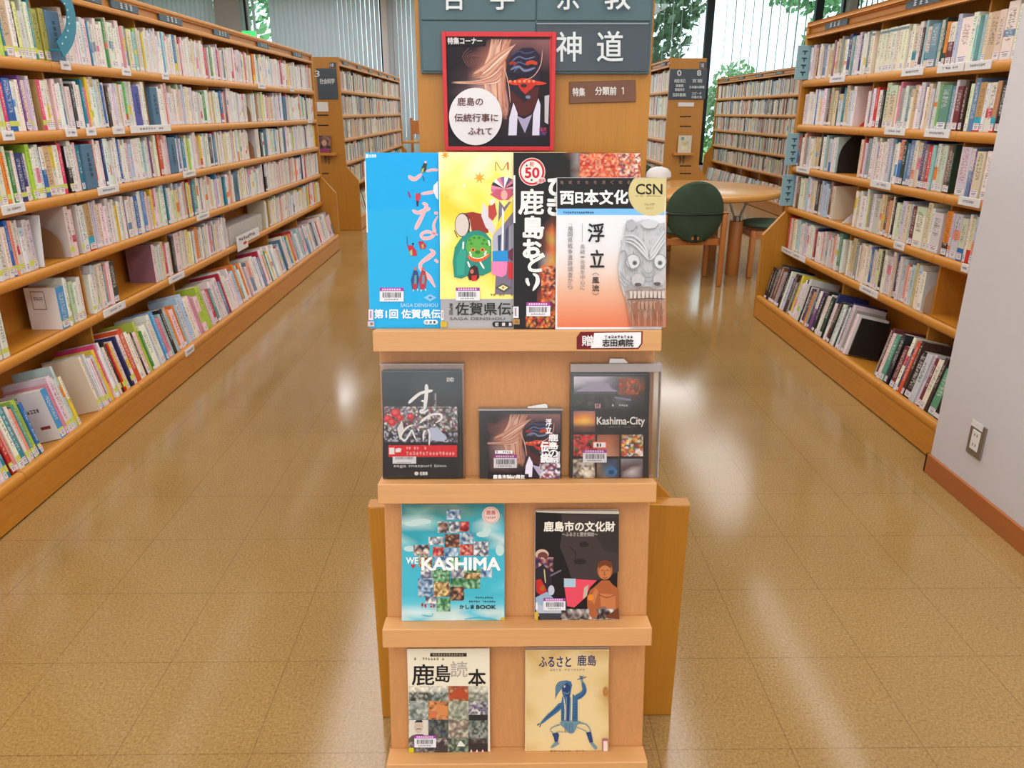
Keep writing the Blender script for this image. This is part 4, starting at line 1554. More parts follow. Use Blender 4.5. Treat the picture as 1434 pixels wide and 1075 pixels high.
def mask_picture(A, x0, y0, x1, y1):
    """long pale hair, dark mask with red mouth band, white collar"""
    def f(u, v): return (x0 + (x1 - x0) * u, y0 + (y1 - y0) * v)

    def S(pts, w, c): A.stroke([f(*p) for p in pts], [k * (x1 - x0) for k in (w if isinstance(w, (list, tuple)) else [w, w])], c)

    def G(pts, c): A.poly([f(*p) for p in pts], c)
    D = (30, 22, 28)
    A.grid(x0, y0, x1, y1, [[(36, 28, 34), (38, 26, 34), (60, 40, 44), (150, 100, 100), (140, 96, 96), (150, 104, 104)],
                            [(34, 24, 32), (36, 26, 34), (150, 96, 84), (90, 60, 62), (40, 30, 42), (110, 70, 72)],
                            [(30, 22, 28), (60, 40, 46), (196, 140, 118), (60, 40, 46), (34, 26, 40), (34, 26, 30)],
                            [(28, 22, 28), (90, 66, 74), (206, 160, 150), (120, 74, 70), (44, 28, 34), (32, 26, 30)],
                            [(28, 24, 30), (60, 44, 52), (170, 120, 112), (80, 46, 46), (70, 40, 40), (32, 26, 30)],
                            [(28, 24, 28), (40, 30, 36), (70, 46, 50), (40, 28, 32), (50, 34, 40), (30, 26, 30)],
                            [(26, 22, 26), (28, 24, 28), (30, 24, 28), (26, 22, 28), (26, 22, 28), (28, 24, 28)]])
    # hair
    H = [(224, 172, 148), (236, 190, 160), (206, 142, 112), (240, 208, 190), (214, 160, 140), (190, 120, 96)]
    R = random.Random(5)
    for k in range(16):
        a = R.uniform(0, 1)
        S([(.5 - .1 * a, .36 + .05 * a), (.4 + .14 * a, .48), (.46 + .12 * a, .62), (.53 + .06 * a, .72)], [.02, .06, .05, .008], R.choice([(206, 160, 156), (180, 128, 124), (224, 184, 176), (160, 104, 98)]))
    for k in range(70):
        a, b, c = R.random(), R.random(), R.random()
        S([(.44 + .2 * a, 0), (.42 + .15 * a, .1 + .1 * b), (.37 + .2 * a, .28), (.36 + .18 * a + .03 * b, .44), (.42 + .15 * a, .58 + .1 * b), (.5 + .09 * a, .66 + .1 * c)], [.006, .016, .02, .018, .01, .003], R.choice(H + [(150, 96, 80), (120, 72, 66)]))
    for k in range(34):
        a, b = R.random(), R.random()
        S([(.68 - .06 * a, .06 + .06 * a), (.5 + .06 * b, .15 + .07 * a), (.36 + .06 * b, .26 + .1 * a), (.24 + .12 * b, .33 + .05 * a)], [.004, .013, .012, .003], R.choice(H))
        S([(.56 - .03 * a, .24 + .14 * a), (.44 + .04 * b, .35 + .07 * a), (.3 + .05 * b, .4 + .03 * a), (.04 + .2 * b, .41 + .015 * a)], [.005, .012, .009, .002], R.choice(H))
    for k in range(5):
        S([(.22 + .03 * k, .1 + .02 * k), (.16 + .02 * k, .18), (.22 + .02 * k, .28)], .006, (130, 84, 80))
    # face
    G([(.60, .22), (.66, .14), (.74, .1), (.84, .1), (.9, .16), (.92, .28), (.9, .46), (.86, .6), (.8, .7), (.72, .72), (.64, .66), (.6, .55), (.58, .4)], (44, 34, 50))
    G([(.62, .5), (.9, .46), (.87, .62), (.8, .72), (.71, .72), (.64, .65)], (84, 36, 34))
    for k in range(7):
        y = .13 + .025 * k
        S([(.63 + .004 * k, y + .04), (.7, y), (.77, y + .02), (.86, y)], .014, [(66, 70, 112), (40, 34, 52), (96, 104, 144), (40, 34, 52), (78, 84, 130), (36, 30, 44), (84, 92, 130)][k])
    S([(.61, .25), (.64, .235), (.68, .25)], .03, (150, 50, 36))
    S([(.77, .25), (.82, .23), (.88, .245)], .036, (196, 66, 36))
    S([(.62, .3), (.7, .27), (.76, .31), (.86, .28)], .02, (120, 128, 160))
    S([(.6, .34), (.7, .36), (.8, .35), (.88, .33)], .05, (34, 26, 38))
    S([(.585, .405), (.66, .42), (.75, .4), (.86, .42), (.97, .425)], [.02, .05, .05, .02], (214, 66, 40))
    for k in range(6):
        A.ell(*f(.62 + .045 * k, .405), .012 * (x1 - x0), .012 * (y1 - y0), (232, 150, 96), 10)
    G([(.68, .42), (.88, .42), (.83, .47), (.79, .5), (.76, .53), (.71, .47)], (196, 52, 40))
    A.ell(*f(.75, .445), .03 * (x1 - x0), .018 * (y1 - y0), (60, 40, 36), 14)
    G([(.62, .46), (.74, .5), (.8, .56), (.76, .6), (.66, .52)], (40, 34, 40))
    A.ell(*f(.79, .55), .025 * (x1 - x0), .016 * (y1 - y0), (120, 130, 160), 12)
    S([(.93, .12), (.91, .26), (.84, .36), (.74, .4)], .009, (200, 150, 140))
    S([(.55, .25), (.6, .42), (.62, .6)], .008, (220, 170, 150))
    # collar and robe
    G([(.6, .78), (.68, .69), (.75, .74), (.83, .68), (.94, .74), (.96, .92), (.55, .92)], (44, 34, 42))
    G([(.68, .72), (.75, .75), (.83, .71), (.76, .88)], (172, 160, 190))
    G([(.65, .6), (.69, .7), (.68, .9), (.6, .9), (.61, .74)], (222, 214, 230))
    G([(.89, .56), (.91, .62), (.9, .9), (.83, .9), (.84, .7)], (222, 214, 230))
    G([(.95, .54), (.995, .53), (.985, .8), (.95, .78)], (196, 186, 192))
    A.photo(*f(.9, .83), *f(.97, .9), [(170, 50, 80), (60, 60, 120), (40, 30, 40)], 7, 1.5)


A = Art(PQ, (0, -1, 0), .000012)
mask_picture(A, 624.8, 52, 769.8, 204.6)
A.rect(624.8, 51.8, 769.8, 54.5, (34, 28, 30))
A.rect(624.8, 52, 680, 64, (30, 26, 28))
A.text('特集コーナー', 627, 52.6, 675, 62, (222, 214, 214), .3)
A.rect(624.8, 191.5, 769.8, 204.8, (34, 28, 32))
A.build('photograph', t)
A = Art(lambda x, y: onY(x, y, YPIC - .0055), (0, -1, 0), .0002)
A.ell(666, 163, 37.2, 40.2, (232, 226, 226), 48)
A.text('鹿島の', 640.5, 136.5, 676.3, 148, (104, 52, 52), .18)
A.text('伝統行事に', 636.4, 159.2, 697.5, 170.4, (104, 52, 52), .18)
A.text('ふれて', 655.5, 178.6, 689, 188.4, (104, 52, 52), .18)
A.build('white_text_disc', t)

# ------------------------------------------------------------------ display stand
AL = math.radians(9.9)
EU, EV, EN = Vector((1, 0, 0)), Vector((0, math.sin(AL), math.cos(AL))), Vector((0, -math.cos(AL), math.sin(AL)))
NL = .048
OB = Vector((0, 1.1488, .6)) - EN * NL
SV = [.4035, .1395, -.128, -.394]      # ledge tops, measured along the board
TSX = 0.0265


def BP(u, v, n): return OB + EU * u + EV * v + EN * n
def bpx(x, y, n): return on_plane(x, y, OB + EN * n, EN)


def uv(x, y, n):
    p = bpx(x, y, n) - OB
    return p.dot(EU), p.dot(EV)


R4 = Matrix(((1, 0, 0, 0), (0, EV.y, EN.y, 0), (0, EV.z, EN.z, 0), (0, 0, 0, 1)))   # local (u, v, n) -> world
R4 = Matrix.Translation(OB) @ R4


def vbox(m, u0, u1, v0, v1, n0, n1, bev=0.0):
    return m.box((u0, v0, n0), (u1, v1, n1), bev, 2, R4)


STAND = thing('display_stand', 'pale beech display stand with four ledges of face out books and discs', 'display stand', (TSX, 1.2, 0))
_l, _r = uv(534.5, 600, 0)[0], uv(913.5, 600, 0)[0]
vbox(MB(), _l, _r, -.59, .64, -.014, 0, .0015).build('back_board', M['beech'], STAND)
_n = 'ledge'
LED = []
for k, v in enumerate(SV):
    u0, u1 = TSX - .2405, TSX + .2405
    o = vbox(MB(), u0, u1, v - .0355, v, 0, NL, .0018).build('ledge', M['beech_h'], STAND)
    LED.append(o)
for x in (_l + .002, _r - .022):
    _p = BP(0, -.58, -.014)
    _t = BP(0, .5, -.014)
    MB().prism([(_p.y + .004, 0), (1.395, 0), (1.395, .08), (_t.y + .03, _t.z), (_t.y + .002, _t.z)], x, x + .02, 'x').build('side_support', M['beech'], STAND)
MB().box((_l, BP(0, -.59, .03).y - .01, 0), (_r, 1.39, .026), .002).build('base_board', M['beech_h'], STAND)

# donor plate on the top ledge
LP = BP(0, 0, NL + .0004)


def LPx(x, y): return on_plane(x, y, LP, EN)


_P = [(813, 464.5), (900, 463.5), (899.5, 481), (894, 488.5), (807.5, 489), (807.5, 472)]
A = Art(LPx, EN, .0003)
A.poly(_P, (112, 22, 28))
A.poly([(832, 466), (898, 465), (897.5, 480.5), (893, 486.5), (827, 487), (830, 480)], (234, 230, 230))
A.text('贈', 815, 469.5, 830, 484, (238, 230, 228), .3)
A.marks(847, 469.5, 887, 473.5, 9, (70, 60, 64), 2)
A.text('志田病院', 843.5, 474.5, 886.5, 484.8, (28, 24, 26), .25)
A.build('donor_plate', STAND, M['ink'])


def front_item(name, label, cat, px, py0, k, n0, n1, bw=None, bh=None, right=None, mat='pages', cover=None, body='page_block'):
    """a thing leaning on the board: left px column, top pixel row, ledge k"""
    u0, vt = uv(px, py0, n1)
    v0 = SV[k] + .0004
    art_on.v = v0
    if bh is None:
        bh = vt - v0
    if right is not None:
        bw = uv(right, py0, n1)[0] - u0
    c = BP(u0 + bw / 2, v0, (n0 + n1) / 2)
    t = thing(name, label, cat, c)
    m = MB()
    vbox(m, u0 + .0005, u0 + bw - .001, v0 + .0008, v0 + bh - .001, n0 + .0006, n1 - .0006)
    m.build(body, M[mat], t)
    m = MB()
    vbox(m, u0, u0 + bw, v0, v0 + bh, n1 - .0006, n1)
    vbox(m, u0, u0 + bw, v0, v0 + bh, n0, n0 + .0006)
    vbox(m, u0 - .0003, u0 + .0004, v0, v0 + bh, n0, n1)
    m.build('cover', cover or M['white'], t)
    return t, (u0, u0 + bw, v0, v0 + bh)


def art_on(n, step=.00022):
    ok = min(SV, key=lambda v: abs(v - art_on.v)) + .0006

    def at(x, y):
        q = bpx(x, y, n) - OB
        return BP(q.dot(EU), max(q.dot(EV), ok), n)
    return Art(at, EN, step)


def full(A, b, n, c):
    """flat ground colour over the cover rectangle b"""
    A.add([], [], None)
    i = len(A.v)
    for u, v in ((b[0], b[2]), (b[1], b[2]), (b[1], b[3]), (b[0], b[3])):
        A.v.append(BP(u, v, n) + EN * A.step)
    A.f.append((i, i + 1, i + 2, i + 3))
    A.c.append([lin(c)] * 4)
    A.up()


def call_label(A, x, y, w=9, h=14, c=(232, 226, 230), yc=(206, 176, 40)):
    A.rect(x, y, x + w * .85, y + h, c)
    A.rect(x + w * .25, y + 2, x + w * .5, y + h - 3, (150, 130, 150))
    A.rect(x - 1, y + h + 1.5, x + w, y + h + 9, yc)
    A.rect(x + w * .3, y + h + 3.5, x + w * .75, y + h + 7, (150, 110, 30))


# --- blue book
NB = .009
t, b = front_item('book', 'bright blue large book with pink brush characters at the left of the top ledge', 'book', 511, 213.5, 0, .003, NB, .210, None)
A = art_on(NB, .000025)
full(A, b, NB, (22, 164, 226))
A.poly([(513, 292), (530, 296), (548, 291), (560, 294), (575, 291), (614, 293), (614, 459), (518, 459)], (34, 168, 222))
A.text('佐賀県', 517, 216, 527, 220.5, (222, 238, 246), .15)
A.rect(512.4, 215.6, 516.2, 221, (222, 238, 246))
PK, PE = (240, 176, 182), (232, 214, 214)
for c, dw in ((PE, 1.1), (PK, 0)):
    for pts, w in (([(572.3, 245.5), (576, 249.5), (582, 250.3), (591, 243)], [3, 5, 5, 3]), ([(596.5, 240), (605.4, 237.8), (613.5, 238.2)], [2, 3, 3]),
                   ([(589.6, 271.5), (599, 270), (608, 268.5)], [2, 4, 4]), ([(577.2, 294), (584.8, 297.8), (593, 295), (603, 291.6)], [3, 4.5, 4.5, 4]),
                   ([(591, 284.3), (597, 287.5), (593.8, 297), (587, 311), (581.5, 321.5)], [3, 4.5, 4, 5, 5]), ([(613.5, 302), (607.5, 314), (608.3, 326), (603, 332.6), (593, 333.5), (590.2, 328), (599, 324.5), (613.5, 329)], [3, 3, 4, 4, 4, 3, 4, 4]),
                   ([(608, 298.4), (613.5, 298.2)], [3, 3]), ([(601.4, 348.5), (607, 353.8), (600, 360.5), (591, 367), (588.4, 373), (592.5, 380), (601, 388), (609.5, 402)], [3, 5.5, 6, 4, 4, 4.5, 5.5, 4.5]), ([(608.8, 363), (613.8, 367.8)], [3, 3])):
        A.stroke(pts, [k + dw for k in w], c)
A.poly([(595, 226), (598, 229), (597, 238), (593, 242), (589, 240), (591, 233)], (58, 60, 56))
A.poly([(591, 236), (594, 235), (593, 241), (589.6, 242)], (176, 176, 90))
A.stroke([(592, 246), (594, 254)], 1.6, (60, 90, 140))
A.ell(596, 227, 1.8, 1.8, (222, 190, 200), 10)
A.poly([(613.5, 253), (607, 260), (606.5, 267), (611, 277), (613.8, 280)], (222, 228, 240))
A.poly([(582, 271), (588, 270), (589, 277), (585.5, 284), (582, 280)], (196, 60, 76))
A.poly([(583, 281), (586.5, 281), (585.5, 289), (583.5, 289)], (70, 44, 80))
A.stroke([(571.6, 268), (574.6, 277)], 2.6, (140, 60, 130))
A.poly([(570, 343), (578, 343.5), (583.6, 352), (584, 358), (575, 358)], (186, 44, 66))
A.poly([(573.5, 352), (577, 349), (578, 357), (575, 357.6)], (170, 180, 110))
A.ell(578.4, 341.4, 1.5, 1.8, (40, 40, 60), 10)
A.stroke([(570, 330), (570.3, 343)], .7, (50, 60, 90))
A.poly([(585.6, 338), (592, 337.4), (597.4, 344), (595, 348.6), (588.6, 348.4)], (186, 44, 66))
A.poly([(590, 343), (593, 341), (594, 347), (591, 348)], (170, 160, 80))
for x in (581.5, 592.5):
    A.poly([(x - 2, 378), (x + 3, 379), (x + 5.5, 390), (x + 3, 404), (x - 4, 405), (x - 6, 392)], (58, 72, 124) if x < 585 else (170, 60, 70))
    A.poly([(x - 1, 385), (x + 2, 385), (x + 2, 399), (x - 2, 400)], (90, 150, 160))
    A.poly([(x - 3, 397), (x + 3, 397), (x + 2, 405), (x - 3, 405)], (186, 50, 66))
    A.ell(x, 376, 2.2, 2.4, (190, 110, 110), 10)
    A.stroke([(x - 2, 405), (x - 3, 408)], 1.2, (210, 225, 240))
    A.stroke([(x + 3, 404), (x + 4, 407)], 1.2, (210, 225, 240))
A.poly([(593.6, 416.6), (602.6, 411.4), (611.8, 416.6), (602.6, 422)], (130, 196, 240))
A.ell(602.6, 416.6, 2.6, 1.6, (80, 130, 190), 10)
A.text('SAGA DENSHOU', 561, 424.6, 613.4, 429.6, (170, 214, 240), .1)
A.text('第1回 佐賀県伝', 524.5, 433, 616.8, 445.4, (236, 242, 246), .4)
A.pill(593.6, 447.6, 613.2, 454, (238, 242, 246))
for i in range(3):
    A.text('記録集'[i], 596 + i * 5.4, 449, 599.6 + i * 5.4, 452.8, (40, 60, 80), .1)
call_label(A, 516.4, 433, 8, 15, (224, 210, 224), (200, 186, 206))
A.build('cover_print', t)
A = art_on(NB, .000025)
A.lay = 60
A.barcode(532, 402.6, 565.4, 422)
A.build('barcode_label', t)
m = MB()
vbox(m, b[0] - .0012, b[0] + .0006, b[2] + .16, b[2] + .275, .004, NB + .0002)
m.build('spine_label', M['white'], t)

# --- yellow book
NB = .0185
t, b = front_item('book', 'yellow large book with a green lion head and a drum on the top ledge', 'book', 614.2, 213, 0, .0125, NB, .210, None)
A = art_on(NB, .000025)
full(A, b, NB, (246, 232, 190))
Y1, Y2, Y3, Y4 = (248, 236, 180), (250, 222, 84), (246, 206, 60), (250, 232, 130)
A.grid(616.3, 213.6, 722, 419, [[Y1, Y1, Y1, Y1, Y1], [Y1, Y4, (250, 240, 200), Y4, Y1], [Y4, Y4, Y4, Y2, Y1], [Y3, Y4, Y2, Y4, Y4], [Y3, Y3, Y2, Y4, Y4], [Y4, Y2, Y2, Y4, Y4], [Y1, Y2, Y4, Y4, Y2], [Y4, Y2, Y2, Y2, Y3], [Y4, Y3, Y2, Y3, Y3], [Y4, Y4, Y4, Y2, Y3], [Y4, Y4, Y4, Y4, Y4]])
A.grid(617, 418.5, 722, 460.4, [[(164, 162, 164)] * 3, [(172, 170, 172)] * 3])


def maple(cx, cy, r, c):
    pts = []
    for i in range(14):
        a = math.pi * 2 * i / 14 + .3
        k = r if i % 2 == 0 else r * .36
        pts.append((cx + k * math.cos(a), cy + k * math.sin(a)))
    A.poly(pts, c)


maple(623.5, 217, 6.5, (240, 150, 50))
maple(671.5, 249, 9, (242, 160, 44))
maple(626, 276, 5, (246, 200, 80))
A.stroke([(649, 258), (651, 262)], 3, (248, 238, 220))
A.stroke([(694, 239), (694.4, 227), (703, 238), (711, 227), (712, 238)], .9, (176, 74, 40), False)
A.stroke([(711, 227), (711.4, 238)], 2, (190, 80, 40), False)
# drum
A.poly([(648, 298.5), (662, 296.6), (676, 300), (684, 312), (684, 326), (652, 330)], (150, 52, 36))
A.poly([(652, 299), (658, 308), (661, 326), (652, 330)], (238, 214, 170))
A.poly([(650, 299), (656, 309), (658.4, 327), (650, 331)], (60, 40, 36))
A.ell(647.6, 315, 10.8, 17, (70, 46, 40))
A.ell(647, 315, 9.4, 15.6, (214, 198, 190))
A.stroke([(636, 322), (641, 333)], 1.4, (90, 50, 40))
# dancer
A.poly([(676, 284), (683, 292), (690, 312), (697, 326), (690, 328), (680, 318), (674, 302)], (216, 208, 214))
for i, c in enumerate([(200, 110, 140), (226, 140, 160), (60, 50, 60), (240, 236, 236), (222, 130, 150), (150, 100, 150), (240, 236, 236), (90, 80, 100), (224, 120, 140), (60, 54, 66), (236, 160, 170), (120, 110, 140)]):
    a0, a1 = math.radians(160 + i * 18.5), math.radians(160 + (i + 1) * 18.5)
    A.poly([(706, 264), (706 + 18.5 * math.cos(a0), 264 + 16.5 * math.sin(a0)), (706 + 18.5 * math.cos(a1), 264 + 16.5 * math.sin(a1))], c)
A.poly([(686, 272), (696, 266), (716, 264), (719, 272), (712, 280), (699, 280)], (198, 90, 110))
A.ell(706, 273, 4.6, 7, (226, 170, 160), 16)
A.poly([(699, 281), (706, 290), (713, 282), (719, 284), (719.5, 412), (693, 412)], (120, 110, 128))
A.poly([(684, 288), (693, 284), (696, 300), (690, 309), (684, 304)], (186, 70, 60))
A.poly([(686, 280), (694, 278), (691, 286), (687, 288)], (240, 226, 210))
A.poly([(719, 278), (719, 296), (702, 318), (693, 334), (690, 330), (700, 306), (712, 288)], (240, 208, 60))
A.poly([(703, 290), (706, 296), (705, 352), (702.6, 352)], (238, 234, 236))
A.poly([(690, 330), (696, 322), (703, 316), (703, 353), (690, 353)], (176, 174, 190))
A.poly([(697, 330), (702, 328), (701, 351), (697.6, 351)], (60, 66, 96))
A.poly([(708, 322), (712, 316), (711, 352), (707, 352)], (70, 70, 96))
A.poly([(713, 318), (719.5, 312), (719.5, 350), (713, 352)], (150, 146, 160))
A.poly([(689.6, 351.5), (711.5, 350.5), (711.8, 366), (690, 366)], (40, 140, 206))
A.poly([(688.6, 366), (711, 366), (709, 384), (703, 388), (688.6, 384)], (232, 130, 176))
A.poly([(710.6, 366), (719.5, 368), (719.5, 391), (711.4, 390)], (206, 50, 56))
A.poly([(711, 352), (719.5, 346), (719.5, 366), (711.6, 362)], (110, 50, 70))
# lion
A.poly([(636, 388), (634, 366), (637, 346), (645, 334), (656, 325), (668, 322), (680, 326), (688, 336), (688, 380), (676, 386), (660, 384), (646, 390)], (40, 138, 122))
A.poly([(640, 386), (639, 362), (646, 346), (653, 352), (650, 384)], (52, 158, 138))
A.poly([(652, 346), (655, 335), (664, 329), (675, 330), (684, 336), (687, 348), (685, 358), (672, 366), (658, 362)], (92, 168, 70))
for x, y in ((658, 336), (664, 333), (671, 333), (678, 336), (682, 342), (660, 341), (676, 341)):
    A.ell(x, y, 2, 1.7, (60, 130, 50), 10)
for x in (662.6, 675.6):
    A.ell(x, 349.5, 3.6, 2.6, (226, 130, 50), 14)
    A.ell(x, 349.5, 1.5, 1.5, (50, 40, 30), 10)
A.ell(669, 353, 3.6, 2.6, (50, 120, 50), 12)
A.stroke([(655, 358), (663, 363.4), (674, 363.4), (686, 355.6)], [4, 5, 5, 4], (226, 90, 40))
A.stroke([(657, 357), (664, 361), (674, 361), (684, 355)], 1.2, (238, 226, 200))
for p in ([(658, 352), (660, 358)], [(681, 351), (678.5, 357)], [(649, 338), (648.5, 349)], [(655, 366), (658, 374)], [(672, 366), (678, 376)], [(684, 336), (686, 344)]):
    A.stroke(p, 2.4, (240, 236, 224))
A.poly([(657, 392), (655, 386), (659, 374), (664, 371), (669, 374), (671.4, 388), (668, 392)], (60, 36, 36))
A.ell(661, 380, 2.6, 3.2, (196, 110, 90), 12)
A.poly([(660, 386), (668, 385), (667, 393), (661, 393)], (206, 44, 44))
A.poly([(693.6, 402.6), (704, 396.4), (715.4, 402.2), (706, 409.2)], (86, 84, 60))
A.poly([(697.6, 402.6), (704.4, 398.8), (711.4, 402.4), (705.6, 406.6)], (244, 232, 170))
A.ell(704.6, 402.4, 1.8, 1.8, (206, 110, 50), 12)
A.marks(687, 411.4, 719, 414, 8, (120, 116, 90), 1)
A.text('佐賀県伝承', 638, 423.4, 735, 441, (42, 40, 42), .25)
A.text('第3回', 629.4, 424, 634, 441, (60, 56, 58), .1, True)
A.text('SAGA DENSHOU', 630, 444, 707, 448, (90, 88, 90), .05)
A.pill(689.4, 450, 722, 457.4, (36, 34, 36))
for i in range(3):
    A.text('記録集'[i], 693.6 + i * 9.4, 451.4, 698 + i * 9.4, 456, (226, 222, 222), .15)
call_label(A, 618, 434, 4, 14)
A.rect(617.6, 450, 626.4, 457.4, (206, 170, 40))
A.build('cover_print', t)
A = art_on(NB, .000025)
A.lay = 120
A.barcode(638.4, 402.4, 671.8, 420.4)
A.build('barcode_label', t)

# --- black book
NB = .0275
t, b = front_item('book', 'black large book with white vertical brush title and a round red 50 badge', 'book', 719, 213.5, 0, .0225, NB, None, None, right=898)
A = art_on(NB, .000025)
full(A, b, NB, (30, 28, 28))
BK, BR, OR, RD, SK, DP, YE, GR = (30, 28, 28), (96, 58, 44), (214, 110, 60), (186, 50, 40), (222, 160, 130), (60, 36, 50), (206, 160, 70), (140, 132, 130)
A.grid(786, 214, 897.4, 252, [[BK, BR, GR, DP, OR, RD, OR, SK, SK, OR, SK], [BK, BK, GR, DP, OR, RD, (236, 120, 90), OR, RD, SK, (236, 200, 170)], [BK, BK, (120, 90, 80), BR, SK, OR, RD, RD, SK, (240, 200, 170), DP], [BK, BK, GR, YE, OR, RD, (240, 140, 100), RD, OR, SK, DP]])
A.photo(812, 215, 866, 250, [RD, OR, (240, 140, 110), (200, 70, 50), SK], 3, 2.4)
A.photo(866, 215, 897, 250, [SK, OR, (240, 210, 190), (120, 70, 90), RD], 4, 2.4)
A.grid(752, 296, 784, 459, [[BK, BK, BK, BK], [BK, BK, BR, BR], [BK, BR, OR, BR], [BK, BR, YE, GR], [BK, BR, OR, OR], [BK, GR, YE, OR], [BK, OR, OR, SK], [BK, BR, OR, RD], [BK, BR, RD, OR], [BR, RD, OR, RD], [DP, RD, RD, YE], [BR, OR, RD, RD], [BR, RD, OR, DP]])
A.photo(758, 372, 782, 459, [RD, OR, BR, SK, DP, (226, 120, 60)], 8, 2.6)
A.photo(736, 443, 782, 459, [RD, OR, BR, YE, DP], 9, 2.4)
A.ell(745, 240.4, 18.6, 19.6, (232, 200, 196), 36)
A.ell(745, 240.4, 17.4, 18.4, (196, 44, 60), 36)
A.ell(744.6, 240.4, 14.8, 15.6, (236, 224, 214), 36)
A.text('50', 735.4, 234.8, 755, 248.8, (196, 40, 56), .7)
A.text('祝', 741.4, 226.6, 747.6, 233, (196, 60, 70), .1)
A.ell(737.6, 231.8, 1.5, 1.4, (30, 110, 80), 10)
A.ell(744.6, 252, 1.6, 1.4, (30, 110, 80), 10)
A.poly([(751, 256), (757, 248), (763, 249), (764.4, 254), (758, 257)], (226, 190, 188))
A.text('周年', 754.6, 250.6, 763, 255.6, (196, 60, 70), .1)
WB = (238, 234, 230)
A.text('鹿', 727, 265, 761, 300, WB, .8)
A.stroke([(741, 278), (733, 290), (726, 297.6)], [4, 5, 3], WB)
A.text('島', 733, 303, 761, 333.6, WB, 1.1)
A.text('お', 733, 335.6, 757, 360, WB, 1.4)
A.text('ど', 740, 355, 762, 380, WB, 1.2)
A.stroke([(738, 389), (738.4, 394), (741, 400)], [4, 5, 3], WB)
A.stroke([(746, 383), (752, 387), (752.4, 396), (746, 407)], [3, 5, 6, 3], WB)
A.text('ひ', 768, 250, 796, 273, WB, 1.4)
A.text('き', 767, 276, 790, 301, WB, 1.4)
A.rect(718.9, 245.5, 721.6, 312, (232, 228, 224))
call_label(A, 718.6, 429, 9, 16, (222, 218, 226), (170, 130, 84))
A.build('cover_print', t)
A = art_on(NB, .000025)
A.lay = 110
A.barcode(737, 423, 770.4, 442.4)
A.build('barcode_label', t)

# --- white and orange magazine in front
NB = .038
t, b = front_item('magazine', 'white and orange magazine with a carved demon mask at the front of the top ledge', 'magazine', 780, 248.6, 0, .032, NB, None, None, right=933.4)
A = art_on(NB, .000025)
full(A, b, NB, (226, 224, 226))
g0, g1, g2, g3 = (228, 228, 232), (228, 222, 222), (226, 176, 148), (218, 116, 78)
A.grid(780.3, 300, 932.6, 458, [[g0] * 3, [g0] * 3, [g1] * 3, [(230, 206, 194)] * 3, [g2] * 3, [(224, 146, 112)] * 3, [g3] * 3])
A.rect(780.2, 249, 933, 292, (32, 28, 30))
A.rect(780.2, 292, 932.8, 301, (120, 186, 238))
A.ell(912, 270.6, 32, 31.6, (208, 192, 136), 48, (780, 249.2, 932.9, 303))
A.text('CSN', 890.6, 257.6, 927.4, 272, (36, 30, 26), .35)
A.marks(890, 273.6, 926, 275.6, 16, (150, 130, 80), 1)
A.text('No.499', 903, 284.4, 917, 287.6, (150, 132, 90), .02)
A.text('2017.7', 904.6, 290, 914.6, 293, (150, 132, 90), .02)
for i, ch in enumerate('地域文化を深く知る'):
    A.text(ch, 784.5 + i * 11.7, 253, 789 + i * 11.7, 257.6, (140, 110, 90), .1)
for ch, x0, x1, y0, y1 in (('西', 784.6, 803, 268, 286), ('日', 806, 815.6, 270, 284), ('本', 818.4, 837.6, 266, 286.4), ('文', 839.6, 858, 266.6, 286), ('化', 860, 879, 266.4, 285)):
    A.text(ch, x0, y0, x1, y1, (240, 238, 236), .75)
A.marks(788.6, 296, 832, 299, 14, (50, 70, 100), 2)
A.text('浮', 823.4, 313, 845.6, 338.6, (34, 30, 32), .5)
A.text('立', 826.4, 350, 845.6, 374, (34, 30, 32), .5)
A.text('風', 829, 388, 838.6, 396.6, (60, 50, 50), .2)
A.text('流', 829, 399, 838.6, 407.6, (60, 50, 50), .2)
A.stroke([(829, 385), (833.8, 382.4), (838.6, 385)], .7, (80, 66, 64))
A.stroke([(829, 410), (833.8, 412.4), (838.6, 410)], .7, (80, 66, 64))
A.text('福岡県戦争遺跡調査から', 795, 316, 801.6, 405, (126, 112, 110), .02, True)
A.stroke([(796, 314), (800, 313.6), (800, 316)], .4, (120, 106, 106))
A.stroke([(815.2, 312), (815.2, 340)], .5, (140, 128, 126))
A.text('長崎・佐賀を中心に', 812.4, 342, 818.6, 406, (126, 112, 110), .02, True)
# carved mask
OUT = [(877, 309), (884, 307), (890, 312), (898, 308), (908, 307), (917, 310), (924, 313), (930.6, 311), (930.2, 457.6), (882, 457.6), (880.6, 424), (872.6, 412), (867, 392), (865, 374), (868, 352), (873, 332)]
A.poly(OUT, (196, 196, 200))
G1, G2, G3 = (176, 176, 182), (206, 206, 210), (150, 148, 154)
A.grid(0, 0, 0, 0, [[(196, 196, 200), (206, 206, 210)], [(184, 182, 184), (196, 192, 192)]], quad=((876, 330), (930, 330), (930, 400), (868, 390)))
A.grid(0, 0, 0, 0, [[(186, 180, 178), (190, 186, 184)], [(176, 138, 116), (180, 140, 118)], [(176, 104, 74), (178, 106, 76)]], quad=((872, 400), (930, 400), (930, 457), (882, 457)))
_h = random.Random(3)
for _ in range(190):
    y = _h.uniform(314, 452)
    x0_ = 874 - 8 * math.sin((y - 310) / 100 * math.pi) if y < 410 else 874 + (y - 410) * .2
    x = _h.uniform(x0_ + 1, 929)
    g = _h.choice((168, 178, 186, 206, 212)) - max(0, (y - 392) * .5)
    w = max(0, (y - 385) / 70)
    A.stroke([(x, y - _h.uniform(2, 5)), (x + _h.uniform(-2, 2), y), (x + _h.uniform(-2, 2), y + _h.uniform(2, 5))], .8, (g + 10 * w, g - 30 * w, g - 56 * w))
A.ell(908, 314, 12, 6, G2, 24)
A.stroke([(896, 314), (902, 320), (915, 320), (921, 313)], 1, G3)
